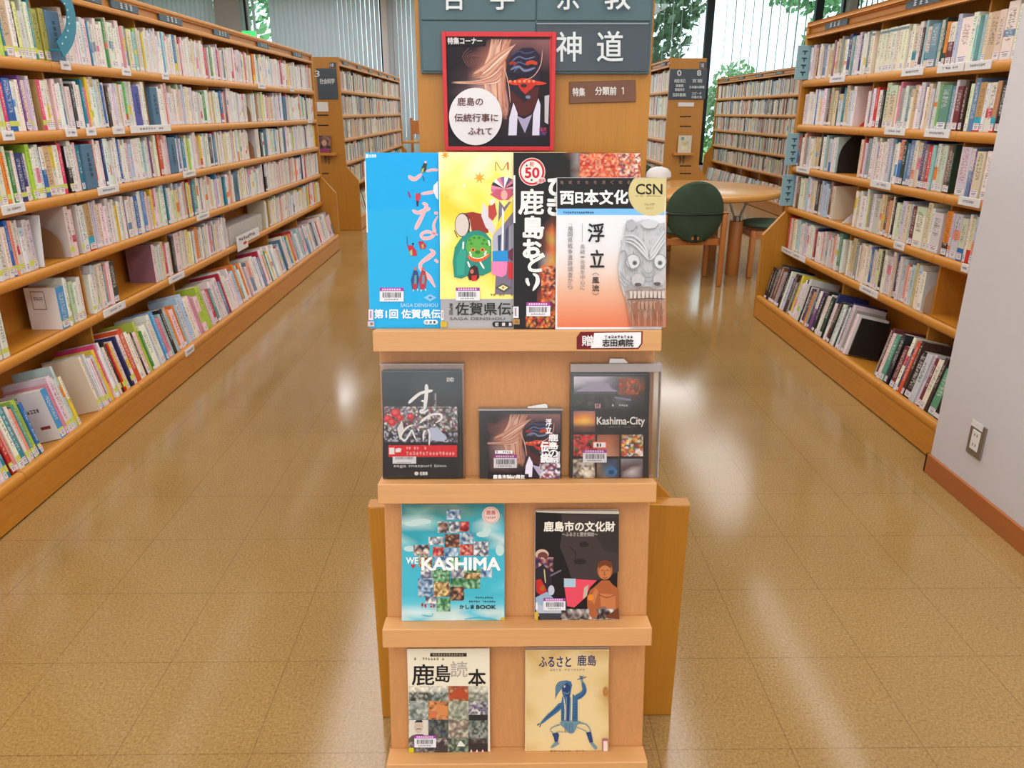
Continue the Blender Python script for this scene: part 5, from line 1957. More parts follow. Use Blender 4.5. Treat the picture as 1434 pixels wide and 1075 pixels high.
A.poly([(877, 309), (884, 307), (890, 313), (887, 321), (879, 324), (876, 318)], G1)
for dy in (0, 7, 13):
    A.stroke([(874, 330 + dy * .6), (886, 330 + dy * .9), (898, 340 + dy), (906.5, 357 + dy * .5)], [1, 2.6, 3, 2], G2)
    A.stroke([(874, 332 + dy * .6), (886, 332.6 + dy * .9), (898, 343 + dy), (906.5, 359 + dy * .5)], .9, G3)
    A.stroke([(930, 322 + dy), (922, 334 + dy), (913, 347 + dy), (908, 357 + dy * .5)], [2, 3, 3, 2], G2)
    A.stroke([(930, 325 + dy), (922, 337 + dy), (913.6, 350 + dy), (908.4, 359 + dy * .5)], .9, G3)
for x, rx in ((885, 9), (922.6, 7.6)):
    A.ell(x, 366, rx + 1.5, 10.5, G3, 26)
    A.ell(x, 366, rx, 9.4, (208, 208, 210), 26)
    A.ell(x + (2.4 if x < 900 else 0), 368, 3.4, 3.4, (120, 116, 120), 16)
    A.ell(x + (2.4 if x < 900 else 0), 368, 1.5, 1.5, (70, 66, 70), 10)
A.stroke([(867, 354), (874, 352), (879, 370), (886, 380)], 1.6, G3)
for dy in (0, 6, 12):
    A.stroke([(896, 372 + dy), (904, 382 + dy), (912, 380 + dy), (916, 372 + dy)], 1.1, G3)
    A.stroke([(866.4, 380 + dy), (874, 390 + dy), (884, 397 + dy * .6)], 1, G3)
A.ell(892, 392, 9, 9, (190, 186, 186), 22)
A.ell(921, 391, 8, 8, (190, 186, 186), 22)
A.ell(892, 398, 5, 2.6, (96, 84, 82), 14)
A.ell(918.6, 397, 5, 2.6, (96, 84, 82), 14)
A.stroke([(874, 408), (888, 406), (904, 402), (918, 406), (930, 404)], 2.4, (150, 132, 122))
for i in range(9):
    x = 880 + i * 5.6
    A.poly([(x, 407), (x + 4.6, 407), (x + 4, 417), (x + .6, 417)], (206, 190, 178))
A.stroke([(876, 419), (892, 418), (910, 417), (930, 418)], 1.6, (110, 74, 60))
for i in range(8):
    x = 884 + i * 5.8
    A.poly([(x, 421), (x + 5, 421), (x + 4.2, 432), (x + .8, 432)], (178, 136, 112))
A.poly([(885, 424), (892, 421), (891, 446), (886, 440)], (150, 100, 78))
A.poly([(915, 423), (922, 421), (924, 446), (917, 446)], (150, 100, 78))
for i in range(11):
    A.stroke([(884 + i * 4.3, 434), (885 + i * 4.2, 456)], .9, (140, 86, 64) if i % 2 else (196, 140, 112))
A.build('cover_print', t)
m = MB()
vbox(m, b[1] - .0016, b[1] - .0004, b[2] + .01, b[3] - .03, .033, NB + .0006)
m.build('paper_edge', M['white'], t)

# ------------------------------------------------------------------ second ledge: discs
def sleeve(t, x0, y0, x1, n, k, seal=None, fold=None):
    """clear plastic bag round a case"""
    u0, v1 = uv(x0, y0, n)
    u1 = uv(x1, y0, n)[0]
    v0 = SV[k] + .0006
    m = MB()
    vbox(m, u0, u1, v0, v1, n - .0172, n, .0008)
    m.build('clear_sleeve', M['sleeve'], t)
    if seal:
        m = MB()
        vbox(m, u0, u1, v1 - seal, v1, n - .0176, n + .0003, .0006)
        if fold:
            vbox(m, u1 - .0012, u1, v0, v1, n - .0176, n + .0003)
        m.build('sleeve_seal', M['haze'], t)


def case_body(name, label, x0, y0, x1, k, n0, n1):
    u0, v1 = uv(x0, y0, n1)
    u1 = uv(x1, y0, n1)[0]
    v0 = SV[k] + .0012
    art_on.v = SV[k]
    t = thing(name, label, name.replace('_', ' '), BP((u0 + u1) / 2, SV[k] + .0004, (n0 + n1) / 2))
    m = MB()
    vbox(m, u0, u1, v0, v1, n0, n1, .002)
    m.build('case', M['black'], t)
    return t


NB = .018
t = case_body('video_case', 'black video case with white brush characters and a red band on the second ledge', 533.8, 519, 646.5, 1, .003, NB)
A = art_on(NB, .00003)
A.rect(536, 521, 644.6, 669.5, (34, 30, 32))
A.ell(605, 552, 36, 31, (52, 48, 50), 40, (536.2, 521.2, 644.4, 620))
A.ell(571, 551, 9, 10, (26, 24, 26), 20)
A.rect(538, 569, 640.6, 619, (90, 84, 86))
PB = [(226, 220, 220), (70, 66, 80), (150, 60, 66), (190, 186, 190), (40, 38, 42), (96, 120, 80), (130, 130, 150)]
A.photo(538, 569, 640.6, 619, PB, 21, 2.2, None, [(60, 56, 66), (190, 190, 206), (90, 80, 90), (40, 38, 44)])
for x, y, r in ((543, 586, 6), (554, 578, 7), (560, 585, 5), (549, 591, 6), (575, 583, 5)):
    A.ell(x, y, r, r * .9, (206, 40, 52), 14)
    A.ell(x - 1, y - 1, r * .5, r * .45, (232, 90, 90), 10)
A.poly([(556, 600), (563, 588), (566, 604), (560, 616)], (226, 222, 222))
A.poly([(600, 600), (612, 598), (626, 612), (622, 618), (604, 616)], (190, 196, 222))
WS = (238, 236, 236)
for pts, w in (([(572, 564.5), (580, 557), (590, 550), (606, 546.5)], [4, 4.5, 4, 5]), ([(597, 537.6), (597.4, 548), (596, 562), (594.6, 573)], [5, 5, 5, 4]),
               ([(590, 561), (599, 562)], [3, 3]), ([(594.6, 573), (589, 575), (591, 577.6), (600, 573.6)], [3, 3.4, 3, 2.4]),
               ([(588, 592), (596, 585), (606, 580), (617, 580), (618, 586), (610, 592)], [3.4, 3.4, 3, 3.4, 3.4, 2]),
               ([(580, 594.6), (572, 597), (563, 606), (561.6, 612), (567, 616.4), (574, 607), (577, 602), (580, 610), (583, 616)], [2.4, 2.6, 2.6, 2.6, 2.6, 2.2, 2.2, 2.4, 2]),
               ([(585, 600), (587, 603)], [2, 2]), ([(593, 616), (593.4, 606), (596.5, 602)], [2.6, 2.6, 2]), ([(599, 600), (601.6, 608), (601, 623)], [2, 2.6, 2.2])):
    A.stroke(pts, w, WS)
A.text('まつり', 608.4, 550, 611.4, 572, (206, 200, 200), .05, True)
A.text('DVD', 626, 528.6, 635.4, 534, (226, 222, 222), .2)
A.rect(544, 623, 640.2, 639.4, (222, 36, 42))
A.rect(545, 626.4, 552.6, 635.6, (238, 230, 230))
A.poly([(554, 628), (559, 626.6), (562.4, 628), (561, 632.6), (554, 633)], (238, 230, 230))
A.marks(569, 625.4, 598, 629, 8, (246, 190, 186), 1)
A.marks(569, 632, 638, 637, 15, (246, 190, 186), 2)
A.text('saga matsuri bito', 551.5, 649.6, 625, 654.8, (206, 200, 200), .08)
A.ell(583.4, 662.4, 3, 2.6, (226, 222, 222), 14)
A.text('佐賀県', 588, 660, 599, 664.8, (226, 222, 222), .2)
A.build('cover_print', t)
A = art_on(NB, .00003)
A.lay = 60
A.barcode(550, 638.6, 583, 648.6, False)
A.build('barcode_label', t)
sleeve(t, 531, 509.5, 650, NB + .0035, 1, .002)

NB = .016
t = case_body('disc_case', 'clear compact disc case with the masked figure and a white tag on the second ledge', 671, 574.6, 786.8, 1, .005, NB)
t['category'] = 'disc case'
A = art_on(NB, .00003)
A.rect(672, 576, 682.4, 670.6, (48, 46, 48))
A.build('spine_insert', t)


def cd_at(x, y):
    q = bpx(max(x, 682.8), y, NB) - OB
    return BP(q.dot(EU), max(q.dot(EV), SV[1] + .0014), NB)


A = Art(cd_at, EN, .00003)
mask_picture(A, 660, 579.5, 784.6, 676)
A.text('浮立', 764, 585, 772, 606, (238, 234, 234), .35, True)
A.text('鹿島の面', 768, 606, 781, 650, (232, 228, 228), .4, True)
A.text('伝統', 757, 616, 768, 648, (238, 234, 234), .6, True)
A.rect(755.6, 648, 775, 670, (214, 208, 216))
A.photo(756, 646, 784, 670.6, [(60, 50, 60), (200, 190, 200), (150, 60, 70), (90, 80, 110), (226, 220, 224)], 31, 2.4)
A.rect(683, 662, 740, 670.8, (40, 34, 38))
A.text('鹿島市制60周年', 690.6, 663, 734.6, 670, (238, 234, 234), .25)
A.rect(693.4, 629, 717.8, 633.6, (228, 224, 226))
A.marks(695, 630, 716, 632.8, 7, (90, 86, 96), 4)
A.build('cover_print', t)
A = art_on(NB, .00003)
A.lay = 150
A.barcode(691.4, 635.6, 723.8, 654)
A.build('barcode_label', t)
sleeve(t, 669.6, 573, 788.4, NB + .0055, 1, .0025)
A = MB()
u0, v0 = uv(737.6, 575, NB)
u1, v1 = uv(767, 566, NB)
m = MB()
m.prism([(u0, v0 - .004), (u1, v0 - .004), (u1, v1 - .003), (u1 - .004, v1), (u0 + .002, v1 - .005)], .009, .0112, 'z', 0, R4)
m.build('white_tag', M['white'], t)

NB = .018
t = case_body('video_case', 'dark video case with temple and sunset photos in a clear bag on the second ledge', 799.8, 523, 910.6, 1, .003, NB)
A = art_on(NB, .00003)
A.rect(802, 525, 908.4, 670, (44, 36, 36))
A.grid(803.6, 527, 904, 572, [[(214, 208, 216), (206, 200, 210), (196, 190, 200), (110, 104, 96), (90, 84, 70), (70, 60, 50)], [(200, 196, 206), (170, 160, 180), (150, 140, 160), (96, 90, 100), (170, 90, 50), (90, 60, 40)],
                              [(120, 116, 116), (90, 84, 96), (84, 76, 84), (70, 66, 70), (190, 90, 40), (76, 56, 44)], [(40, 44, 38), (44, 40, 38), (50, 40, 40), (52, 48, 50), (90, 60, 44), (50, 46, 40)], [(60, 64, 56), (50, 48, 44), (60, 50, 48), (96, 90, 100), (60, 56, 56), (52, 56, 44)], [(36, 38, 34), (44, 40, 38), (50, 42, 40), (60, 56, 60), (48, 44, 42), (40, 44, 36)]])
A.poly([(805, 548), (820, 541), (821, 534), (851, 536), (856, 543), (866, 548)], (156, 144, 166))
A.poly([(805, 548), (866, 548), (862, 551), (808, 552)], (84, 74, 84))
A.photo(866, 530, 894, 552, [(200, 90, 40), (170, 60, 40), (120, 90, 50), (90, 60, 40)], 41, 2.2)
A.photo(808, 553, 862, 570, [(40, 40, 38), (60, 52, 48), (90, 84, 80), (50, 44, 40)], 42, 2.6)
A.stroke([(860, 556), (884, 560)], 3, (120, 116, 140))
A.marks(833, 565, 842, 572, 3, (210, 150, 160), 3)
A.marks(857, 566, 880, 569, 7, (210, 190, 190), 4)
A.grid(803, 575, 833.4, 604.6, [[(120, 84, 110), (150, 100, 110), (140, 96, 116)], [(190, 110, 80), (236, 150, 60), (190, 110, 80)], [(230, 150, 60), (250, 200, 90), (220, 130, 70)], [(110, 70, 60), (140, 80, 50), (100, 64, 60)], [(70, 56, 60), (90, 64, 60), (70, 56, 60)]])
A.text('Kashima-City', 836, 583.6, 902.8, 597.4, (232, 226, 220), .25)
A.marks(852, 596.6, 892, 598.6, 9, (120, 110, 104), 5)
A.photo(803, 608.4, 833.4, 638.6, [(206, 50, 50), (190, 40, 60), (230, 110, 90), (90, 40, 44), (96, 100, 60)], 43, 2.6)
A.grid(836.4, 608.4, 867.4, 638.6, [[(150, 96, 76), (170, 100, 76), (120, 70, 56)], [(196, 140, 110), (190, 120, 84), (130, 76, 56)], [(206, 150, 120), (200, 146, 116), (150, 100, 80)]])
A.photo(869.6, 608.4, 900.4, 638.6, [(226, 190, 80), (206, 60, 50), (226, 216, 216), (70, 90, 60), (120, 60, 60)], 44, 2.6)
A.photo(802.4, 642, 833, 669.6, [(206, 190, 170), (150, 130, 110), (90, 80, 72), (226, 216, 200)], 45, 2.8)
A.grid(836, 642, 867, 669.6, [[(90, 76, 60), (60, 70, 80), (60, 70, 90), (80, 70, 60)], [(150, 120, 90), (80, 90, 100), (70, 90, 120), (50, 60, 80)], [(130, 100, 76), (100, 110, 120), (60, 100, 150), (60, 70, 90)], [(90, 70, 56), (140, 110, 90), (90, 90, 100), (70, 60, 60)]])
A.ell(856, 660, 8, 7, (70, 110, 156), 20)
A.ell(856, 661, 4, 3.4, (40, 70, 110), 16)
A.grid(869.4, 642, 900, 669.6, [[(150, 146, 156), (140, 136, 146), (120, 116, 124)], [(110, 90, 90), (100, 80, 80), (110, 96, 100)], [(80, 66, 66), (200, 190, 190), (90, 76, 80)], [(90, 76, 80), (140, 130, 140), (80, 70, 74)]])
A.build('cover_print', t)
A = art_on(NB, .00003)
A.lay = 50
A.pill(829.6, 617.4, 849.4, 627.8, (222, 90, 80), 2)
A.rect(831, 619, 848, 626, (238, 230, 226))
A.rect(835.4, 620.4, 838, 625, (40, 36, 40))
A.rect(839.6, 620.4, 841.4, 625, (40, 36, 40))
A.barcode(816, 629, 849.4, 647)
A.build('barcode_label', t)
sleeve(t, 799, 509.6, 927, NB + .0035, 1, .014, True)
u0, v0 = uv(852.6, 511, NB)
u1, v1 = uv(882, 503, NB)
m = MB()
m.prism([(u0, v0 - .004), (u1, v0 - .004), (u1 - .002, v0 + .003), (u1 - .009, v1), (u0 + .003, v1 + .0005)], .009, .0112, 'z', 0, R4)
m.build('white_tag', M['white'], t)

# ------------------------------------------------------------------ third ledge
NB = .017
t, b = front_item('book', 'turquoise book with a photo mosaic and white capitals on the third ledge', 'book', 562.2, 706, 2, .004, NB, None, None, right=706.4)
A = art_on(NB, .00003)
full(A, b, NB, (64, 168, 188))
T1, T2, T3, T4, CL = (64, 132, 134), (52, 156, 170), (70, 176, 196), (96, 190, 206), (196, 214, 210)
A.grid(562.6, 706.4, 706, 870.6, [[T1, T1, (110, 142, 132), (120, 150, 136), T1, T1, T1], [T1, (130, 176, 170), T1, (100, 142, 136), (90, 146, 140), T2, T1], [(170, 200, 200), CL, (120, 186, 186), T2, T2, CL, T2], [T2, T2, T2, T2, T2, (170, 206, 206), T3], [(150, 200, 204), T2, T3, T3, T3, T2, CL], [T3] * 7, [T3, T3, T3, T2, T3, T3, T3], [T3] * 7, [T3] * 7, [T3, T3, T3, T3, T3, T3, T4], [T3] * 7, [T4] * 7, [CL, (206, 224, 226), CL, CL, T4, CL, CL], [(180, 214, 220), T4, CL, (206, 224, 226), CL, T4, CL]])
for cx, cy, rx, ry in ((578, 733, 12, 3.6), (590, 730, 14, 4), (574, 768, 9, 4), (676, 748, 9, 4), (682, 742, 6, 5), (700, 770, 6, 8)):
    A.ell(cx, cy, rx, ry, (190, 212, 208), 18)
K = 5.378
R_ = random.Random(77)
TONES = [[(60, 60, 70), (170, 130, 110), (206, 196, 186)], [(110, 60, 50), (190, 140, 110), (60, 50, 46)], [(226, 222, 216), (150, 150, 160), (90, 90, 110)], [(40, 90, 60), (90, 140, 90), (150, 190, 150)], [(190, 60, 60), (226, 150, 130), (120, 40, 50)], [(60, 90, 130), (130, 160, 190), (200, 206, 206)], [(150, 110, 70), (220, 190, 130), (80, 60, 50)]]
for i, q in enumerate([(460, 125, 565, 200, 5), (393, 215, 475, 300, 0), (480, 215, 555, 300, 2), (560, 215, 628, 290, 4), (325, 330, 440, 390, 2), (445, 310, 555, 410, 1), (560, 300, 660, 380, 5), (210, 390, 330, 470, 0), (355, 405, 442, 475, 4), (448, 415, 545, 475, 5), (555, 385, 660, 470, 4),
                       (665, 365, 777, 475, 2), (250, 475, 350, 560, 6), (360, 480, 480, 560, 5), (480, 480, 560, 560, 3), (265, 560, 350, 640, 2), (355, 570, 485, 670, 3), (490, 560, 590, 640, 2), (590, 570, 715, 600, 3), (590, 600, 715, 645, 6), (715, 560, 800, 635, 5), (245, 640, 360, 780, 5), (365, 670, 485, 780, 6), (490, 640, 592, 705, 3), (592, 645, 712, 718, 3), (487, 705, 592, 808, 1), (300, 780, 385, 830, 2), (385, 790, 487, 890, 3)]):
    A.photo(540 + q[0] / K, 690 + q[1] / K, 540 + q[2] / K, 690 + q[3] / K, TONES[q[4]], 100 + i, 2.6)
A.marks(590, 844, 610.6, 850.6, 5, (196, 50, 50), 9)
A.text('WE', 569, 780, 585.4, 788.6, (236, 240, 240), .35)
A.poly([(575.6, 791), (577, 789.4), (578.6, 790.6), (580.4, 789.4), (582, 791), (578.6, 795.6)], (206, 36, 50))
A.text('KASHIMA', 591, 780.4, 700, 797.4, (240, 242, 240), .9)
A.ell(687.4, 720.6, 12.4, 12, (226, 200, 190), 30)
A.ring(687.4, 720.6, 10.6, .7, (206, 130, 120))
A.text('鹿島', 681, 714, 694, 720, (196, 110, 100), .2)
A.marks(680, 722.4, 695, 726, 5, (196, 110, 100), 2)
A.marks(666, 835, 694.6, 837.4, 9, (30, 70, 84), 6)
A.marks(657, 840.4, 694.6, 842.8, 12, (30, 70, 84), 7)
A.text('かしま', 643.6, 846.4, 664, 851.6, (20, 44, 54), .2)
A.text('BOOK', 667, 846.6, 694.4, 851.6, (20, 44, 54), .25)
A.rect(701.6, 864, 707, 870.4, (206, 170, 40))
A.stroke([(590, 860), (604, 862), (606, 857)], 1, T3)
A.stroke([(650, 866), (672, 864), (696, 867)], 1.4, T3)
A.build('cover_print', t)

NB = .016
t, b = front_item('book', 'black book with a bronze seated statue and white title on the third ledge', 'book', 749.6, 716.5, 2, .004, NB, .149, None)
A = art_on(NB, .00003)
full(A, b, NB, (30, 26, 26))
A.poly([(750, 714.8), (866.8, 715.4), (866.8, 719.6), (790, 718.4), (752, 717)], (206, 196, 180))
A.poly([(786, 720), (866.6, 721), (866.6, 800), (838, 812), (800, 809), (794, 790), (784, 765), (788, 740)], (64, 54, 52))
A.poly([(834, 726), (866.6, 724), (866.6, 776), (846, 770), (834, 750)], (54, 46, 44))
A.stroke([(796, 764), (806, 774), (804, 784)], 1.6, (46, 38, 38))
A.ell(818, 762, 7, 4, (40, 34, 34), 18)
A.ell(812, 786, 9, 4, (40, 34, 34), 18)
A.text('鹿島市の文化財', 761.8, 730, 861, 743.6, (236, 228, 214), .45)
A.text('〜ふるさと歴史探訪〜', 787, 745, 837, 750.6, (190, 180, 170), .1)
A.ell(759, 776, 9.4, 7.4, (206, 170, 150), 24)
A.ell(760, 779, 7.4, 6.6, (110, 60, 56), 20)
A.photo(750, 780, 775, 800, [(60, 50, 90), (150, 60, 66), (190, 160, 150), (36, 30, 40)], 51, 2.6)
A.poly([(750, 796), (760, 790), (772, 800), (774, 828), (758, 838), (750, 832)], (44, 36, 44))
A.poly([(750.6, 812), (757, 810), (766, 826), (758, 834), (751, 828)], (190, 44, 40))
A.ell(759.6, 823, 3.4, 4, (170, 90, 44), 16)
A.stroke([(762, 796), (764, 816)], 1.6, (206, 180, 130))
A.stroke([(770, 806), (782, 800), (786, 798)], 2.4, (110, 100, 120))
A.ell(772, 826, 4.4, 7, (190, 190, 206), 18)
A.poly([(750, 836), (766, 828), (776, 838), (790, 852), (792, 856), (750, 850)], (150, 170, 190))
A.poly([(749.8, 846), (790, 850), (786, 864), (752, 862)], (180, 184, 196))
A.poly([(754, 858), (788, 858), (784, 866), (756, 868)], (60, 58, 64))
A.poly([(789.6, 809), (836, 812), (826, 822), (820, 836), (804, 850), (794, 848), (791, 826)], (222, 74, 92))
A.rect(789.8, 809.6, 806, 821.6, (166, 190, 206))
A.poly([(818, 822), (824, 818), (822, 834), (816, 838)], (190, 170, 150))
BO, BD, BL = (168, 92, 52), (112, 58, 34), (192, 116, 70)
A.poly([(823, 862), (822, 838), (826, 826), (836, 818), (842, 812), (853, 812), (858, 818), (866, 824), (867, 868), (832, 868)], BO)
A.poly([(826, 838), (834, 822), (838, 828), (832, 846)], BL)
A.poly([(840, 830), (862, 832), (862, 854), (842, 856)], BL)
A.stroke([(838, 832), (850, 836), (862, 832)], 1, BD)
A.ell(847, 798, 10.8, 13, BO, 28)
A.ell(847, 790, 10.4, 6.4, BD, 24)
A.ell(847, 801, 8.4, 10, BL, 24)
for x in (843.4, 850.6):
    A.stroke([(x - 2, 798.6), (x, 797.6), (x + 2, 798.6)], 1, BD)
A.stroke([(847, 798), (846, 804), (848.6, 804)], .9, BD)
A.stroke([(844, 808), (847, 809), (850, 808)], 1, BD)
A.ell(827, 836, 4.6, 4.4, (226, 130, 50), 18)
A.ell(845, 851, 4, 2.4, (120, 100, 100), 14)
A.photo(786, 852, 866.6, 869.8, [(60, 50, 48), (150, 140, 134), (96, 80, 74), (200, 192, 186), (40, 34, 34)], 52, 3.2)
A.poly([(824, 858), (832, 846), (838, 860), (830, 868)], BO)
A.poly([(846, 864), (866, 850), (867, 868)], BD)
A.rect(749.8, 843, 752.8, 853, (226, 220, 226))
A.rect(749, 856, 753.4, 868, (206, 170, 40))
A.build('cover_print', t)
A = art_on(NB, .00003)
A.lay = 60
A.barcode(761, 836.6, 791.8, 853.6)
A.build('barcode_label', t)

# ------------------------------------------------------------------ fourth ledge
NB = .014
t, b = front_item('book', 'cream book with sixteen small photos and a black title on the fourth ledge', 'book', 570.2, 908.4, 3, .005, NB, None, None, right=685.4)
A = art_on(NB, .00003)
full(A, b, NB, (232, 220, 196))
A.rect(602.4, 914, 653.6, 919, (56, 46, 40))
A.marks(606, 915, 650, 918, 12, (170, 150, 130), 3)
A.marks(580, 920.6, 623, 924.4, 11, (130, 110, 90), 4)
KD = (36, 32, 32)
A.text('鹿', 577, 930, 608, 959, KD, .45)
A.text('島', 610, 930.6, 630.4, 954.6, KD, .45)
A.text('読', 631, 925.6, 654.4, 947.6, (178, 166, 156), .3)
A.text('本', 656, 936.6, 680, 961.6, KD, .5)
xs = [572.4, 600, 628, 656, 683.4]
ys = [960, 981, 1007, 1033, 1056.6]
PH = [[(60, 60, 56), (110, 110, 104), (160, 156, 146)], [(70, 80, 70), (120, 130, 116), (170, 166, 170)], [(170, 90, 60), (150, 70, 50), (190, 150, 110)], [(110, 120, 96), (150, 150, 136), (190, 180, 160)], [(150, 156, 146), (110, 116, 104), (190, 190, 180)], [(60, 56, 60), (190, 120, 70), (210, 140, 90)],
      [(150, 150, 130), (180, 176, 156), (120, 130, 110)], [(120, 110, 130), (60, 56, 60), (206, 200, 190)], [(206, 196, 180), (190, 176, 160), (130, 110, 100)], [(70, 80, 96), (110, 110, 96), (60, 60, 56)], [(150, 120, 110), (90, 100, 84), (190, 180, 160)], [(110, 120, 110), (150, 150, 140), (66, 72, 62)],
      [(70, 66, 64), (150, 140, 130), (100, 90, 84)], [(90, 80, 76), (170, 150, 150), (60, 56, 52)], [(90, 104, 84), (150, 160, 140), (60, 70, 56)], [(70, 66, 62), (60, 54, 52), (110, 96, 90)]]
for j in range(4):
    for i in range(4):
        A.photo(xs[i], ys[j], xs[i + 1] - .2, ys[j + 1] - .2, PH[j * 4 + i], 60 + j * 4 + i, 2.6, [(222, 212, 190), (206, 200, 186)] if j == 0 and i != 2 else None)
A.poly([(630, 978), (634, 967), (645, 963), (655, 970), (655.6, 980), (644, 976)], (176, 76, 46))
A.poly([(610, 996), (613, 985), (627, 988), (627.6, 1001), (618, 1001)], (206, 132, 76))
A.poly([(601, 997), (610, 995), (611, 1004), (602, 1005)], (206, 110, 70))
A.stroke([(658, 996), (665, 988), (678, 998)], 1.6, (120, 106, 150))
A.rect(656.4, 1000, 683, 1008, (50, 46, 46))
A.rect(656.4, 1040, 683, 1051, (56, 48, 46))
A.rect(573, 1007.4, 599.8, 1033, (214, 204, 188))
A.poly([(573, 1033), (577, 1029), (584, 1027), (592, 1027), (599.6, 1032), (599.6, 1038), (573, 1038)], (96, 80, 78))
A.ell(586.4, 1017, 6.4, 8.6, (196, 176, 156), 22)
A.poly([(580, 1012), (583, 1007.6), (591, 1007.4), (593.4, 1014), (592, 1010.6), (583, 1010.4)], (44, 40, 40))
A.stroke([(583, 1020), (586.4, 1019.4), (590, 1020)], 1, (60, 54, 52))
A.poly([(640, 1044), (644, 1036.6), (646, 1036.6), (652, 1044)], (222, 216, 206))
A.poly([(608, 1056), (611, 1042), (619, 1036), (627, 1048), (627, 1056)], (70, 60, 58))
for k in range(6):
    A.poly([(658 + k * 4, 1057), (660 + k * 4, 1048 + k % 2 * 2), (662 + k * 4, 1057)], (196, 60, 50) if k % 2 else (222, 200, 190))
A.rect(572.6, 1046, 579.6, 1053.6, (206, 190, 30))
A.build('cover_print', t)
A = art_on(NB, .00003)
A.lay = 70
A.barcode(580.4, 1028.4, 610.8, 1045.2)
A.build('barcode_label', t)

NB = .014
t, b = front_item('book', 'stained tan book with a blue dancing figure on the fourth ledge', 'book', 736, 909.8, 3, .005, NB, None, None, right=853.0)
A = art_on(NB, .00003)
full(A, b, NB, (222, 192, 136))
TA, TB, TC, TD = (222, 192, 138), (226, 198, 146), (210, 172, 112), (186, 136, 74)
A.grid(737, 910.6, 852.4, 1057.4, [[TC, TA, TC, TB, TC, TC], [TA, TC, TB, TB, TB, TA], [TB, TB, TB, TB, TA, TC], [TA, TB, TB, TB, TB, TD], [TC, TB, TB, TB, TB, TC], [TA, TB, TB, TB, TB, TA], [TA, TB, TB, TB, TB, TC], [TC, TA, TB, TB, TA, TC]])
A.ell(848, 968, 4, 7, (176, 120, 60), 18)
A.ell(852, 975, .5, 6, (176, 120, 60), 18)
BI, BM, BG = (44, 66, 110), (60, 104, 140), (110, 140, 150)
A.text('ふるさと', 755, 919, 799.6, 933.4, (40, 52, 96), .35)
A.text('鹿島', 808.6, 917, 834.6, 931.6, (40, 52, 96), .25)
A.marks(770, 936, 820, 939.4, 12, (190, 160, 140), 5)


def F_(x, y): return (710 + x / 5.811, 890 + y / 5.811)


def P_(pts, c): A.poly([F_(*q) for q in pts], c)
def S_(pts, w, c): A.stroke([F_(*q) for q in pts], [k / 5.811 for k in (w if isinstance(w, list) else [w, w])], c)


P_([(440, 390), (480, 360), (520, 370), (530, 400), (515, 480), (500, 560), (480, 560), (450, 470)], BM)
for k in range(7):
    S_([(480, 365 + 3 * k), (420, 380 + 12 * k), (390, 430 + 14 * k)], [10, 9, 3], BG if k % 2 else BM)
P_([(455, 400), (490, 380), (515, 410), (510, 470), (480, 490), (450, 440)], BI)
A.ell(*F_(468, 410), 1.3, 1.8, (190, 190, 200), 10)
S_([(460, 455), (490, 470), (510, 450)], 7, BG)
P_([(450, 490), (475, 530), (480, 700), (440, 690), (440, 560)], BM)
P_([(535, 470), (575, 510), (575, 700), (530, 690)], BM)
P_([(478, 500), (520, 500), (520, 690), (480, 690)], BG)
P_([(488, 480), (512, 480), (505, 690), (485, 690)], BI)
S_([(462, 500), (472, 600), (470, 690)], 8, (222, 210, 180))
S_([(528, 470), (525, 600), (520, 690)], 8, (222, 210, 180))
for k in range(6):
    S_([(445, 560 + 22 * k), (468, 548 + 22 * k)], 5, BI)
    S_([(538, 560 + 22 * k), (570, 548 + 22 * k)], 5, BI)
S_([(450, 545), (400, 600), (340, 650), (270, 715)], [46, 42, 34, 16], BM)
S_([(440, 560), (360, 630), (300, 680)], [8, 8, 5], BI)
S_([(265, 710), (245, 725)], 9, BI)
S_([(275, 715), (265, 740)], 7, BI)
S_([(555, 500), (600, 480), (630, 440), (612, 370)], [46, 44, 36, 26], BM)
S_([(570, 510), (620, 470), (632, 420)], [7, 7, 5], BI)
S_([(612, 375), (604, 340), (600, 320)], [20, 16, 8], BG)
for q in ((570, 352), (590, 320), (620, 318), (645, 330)):
    S_([(602, 345), q], 6, BI)
P_([(430, 700), (450, 690), (590, 690), (610, 705), (570, 720), (560, 760), (480, 760), (440, 725)], BG)
A.ell(*F_(520, 745), 6.2, 8, BG, 24)
for k in range(6):
    S_([(470 + 12 * k, 700), (474 + 13 * k, 785)], 5, BM)
S_([(440, 715), (380, 735), (352, 760), (380, 790)], [12, 9, 7, 5], BG)
S_([(470, 780), (420, 775), (390, 790)], 5, BG)
S_([(590, 705), (640, 715), (672, 750), (682, 790)], [12, 9, 8, 5], BG)
S_([(560, 735), (620, 760), (650, 780)], 5, BG)
P_([(365, 790), (410, 782), (424, 800), (412, 858), (388, 858), (380, 820)], BI)
P_([(642, 782), (682, 775), (690, 810), (700, 858), (672, 866), (656, 820)], BI)
P_([(390, 860), (420, 862), (425, 875), (370, 905), (352, 905)], BG)
P_([(674, 866), (698, 862), (735, 905), (722, 922), (700, 905)], BG)
A.text('鹿島市文化財', 770, 1049.4, 800, 1053.6, (120, 70, 60), .1)
A.text('第七集', 806, 1049.4, 818.6, 1053.6, (120, 70, 60), .1)
A.pill(843.2, 1032.8, 851.4, 1054, (170, 96, 110), 1)
A.rect(844.8, 1036, 850.6, 1051, (226, 206, 190))
A.build('cover_print', t)

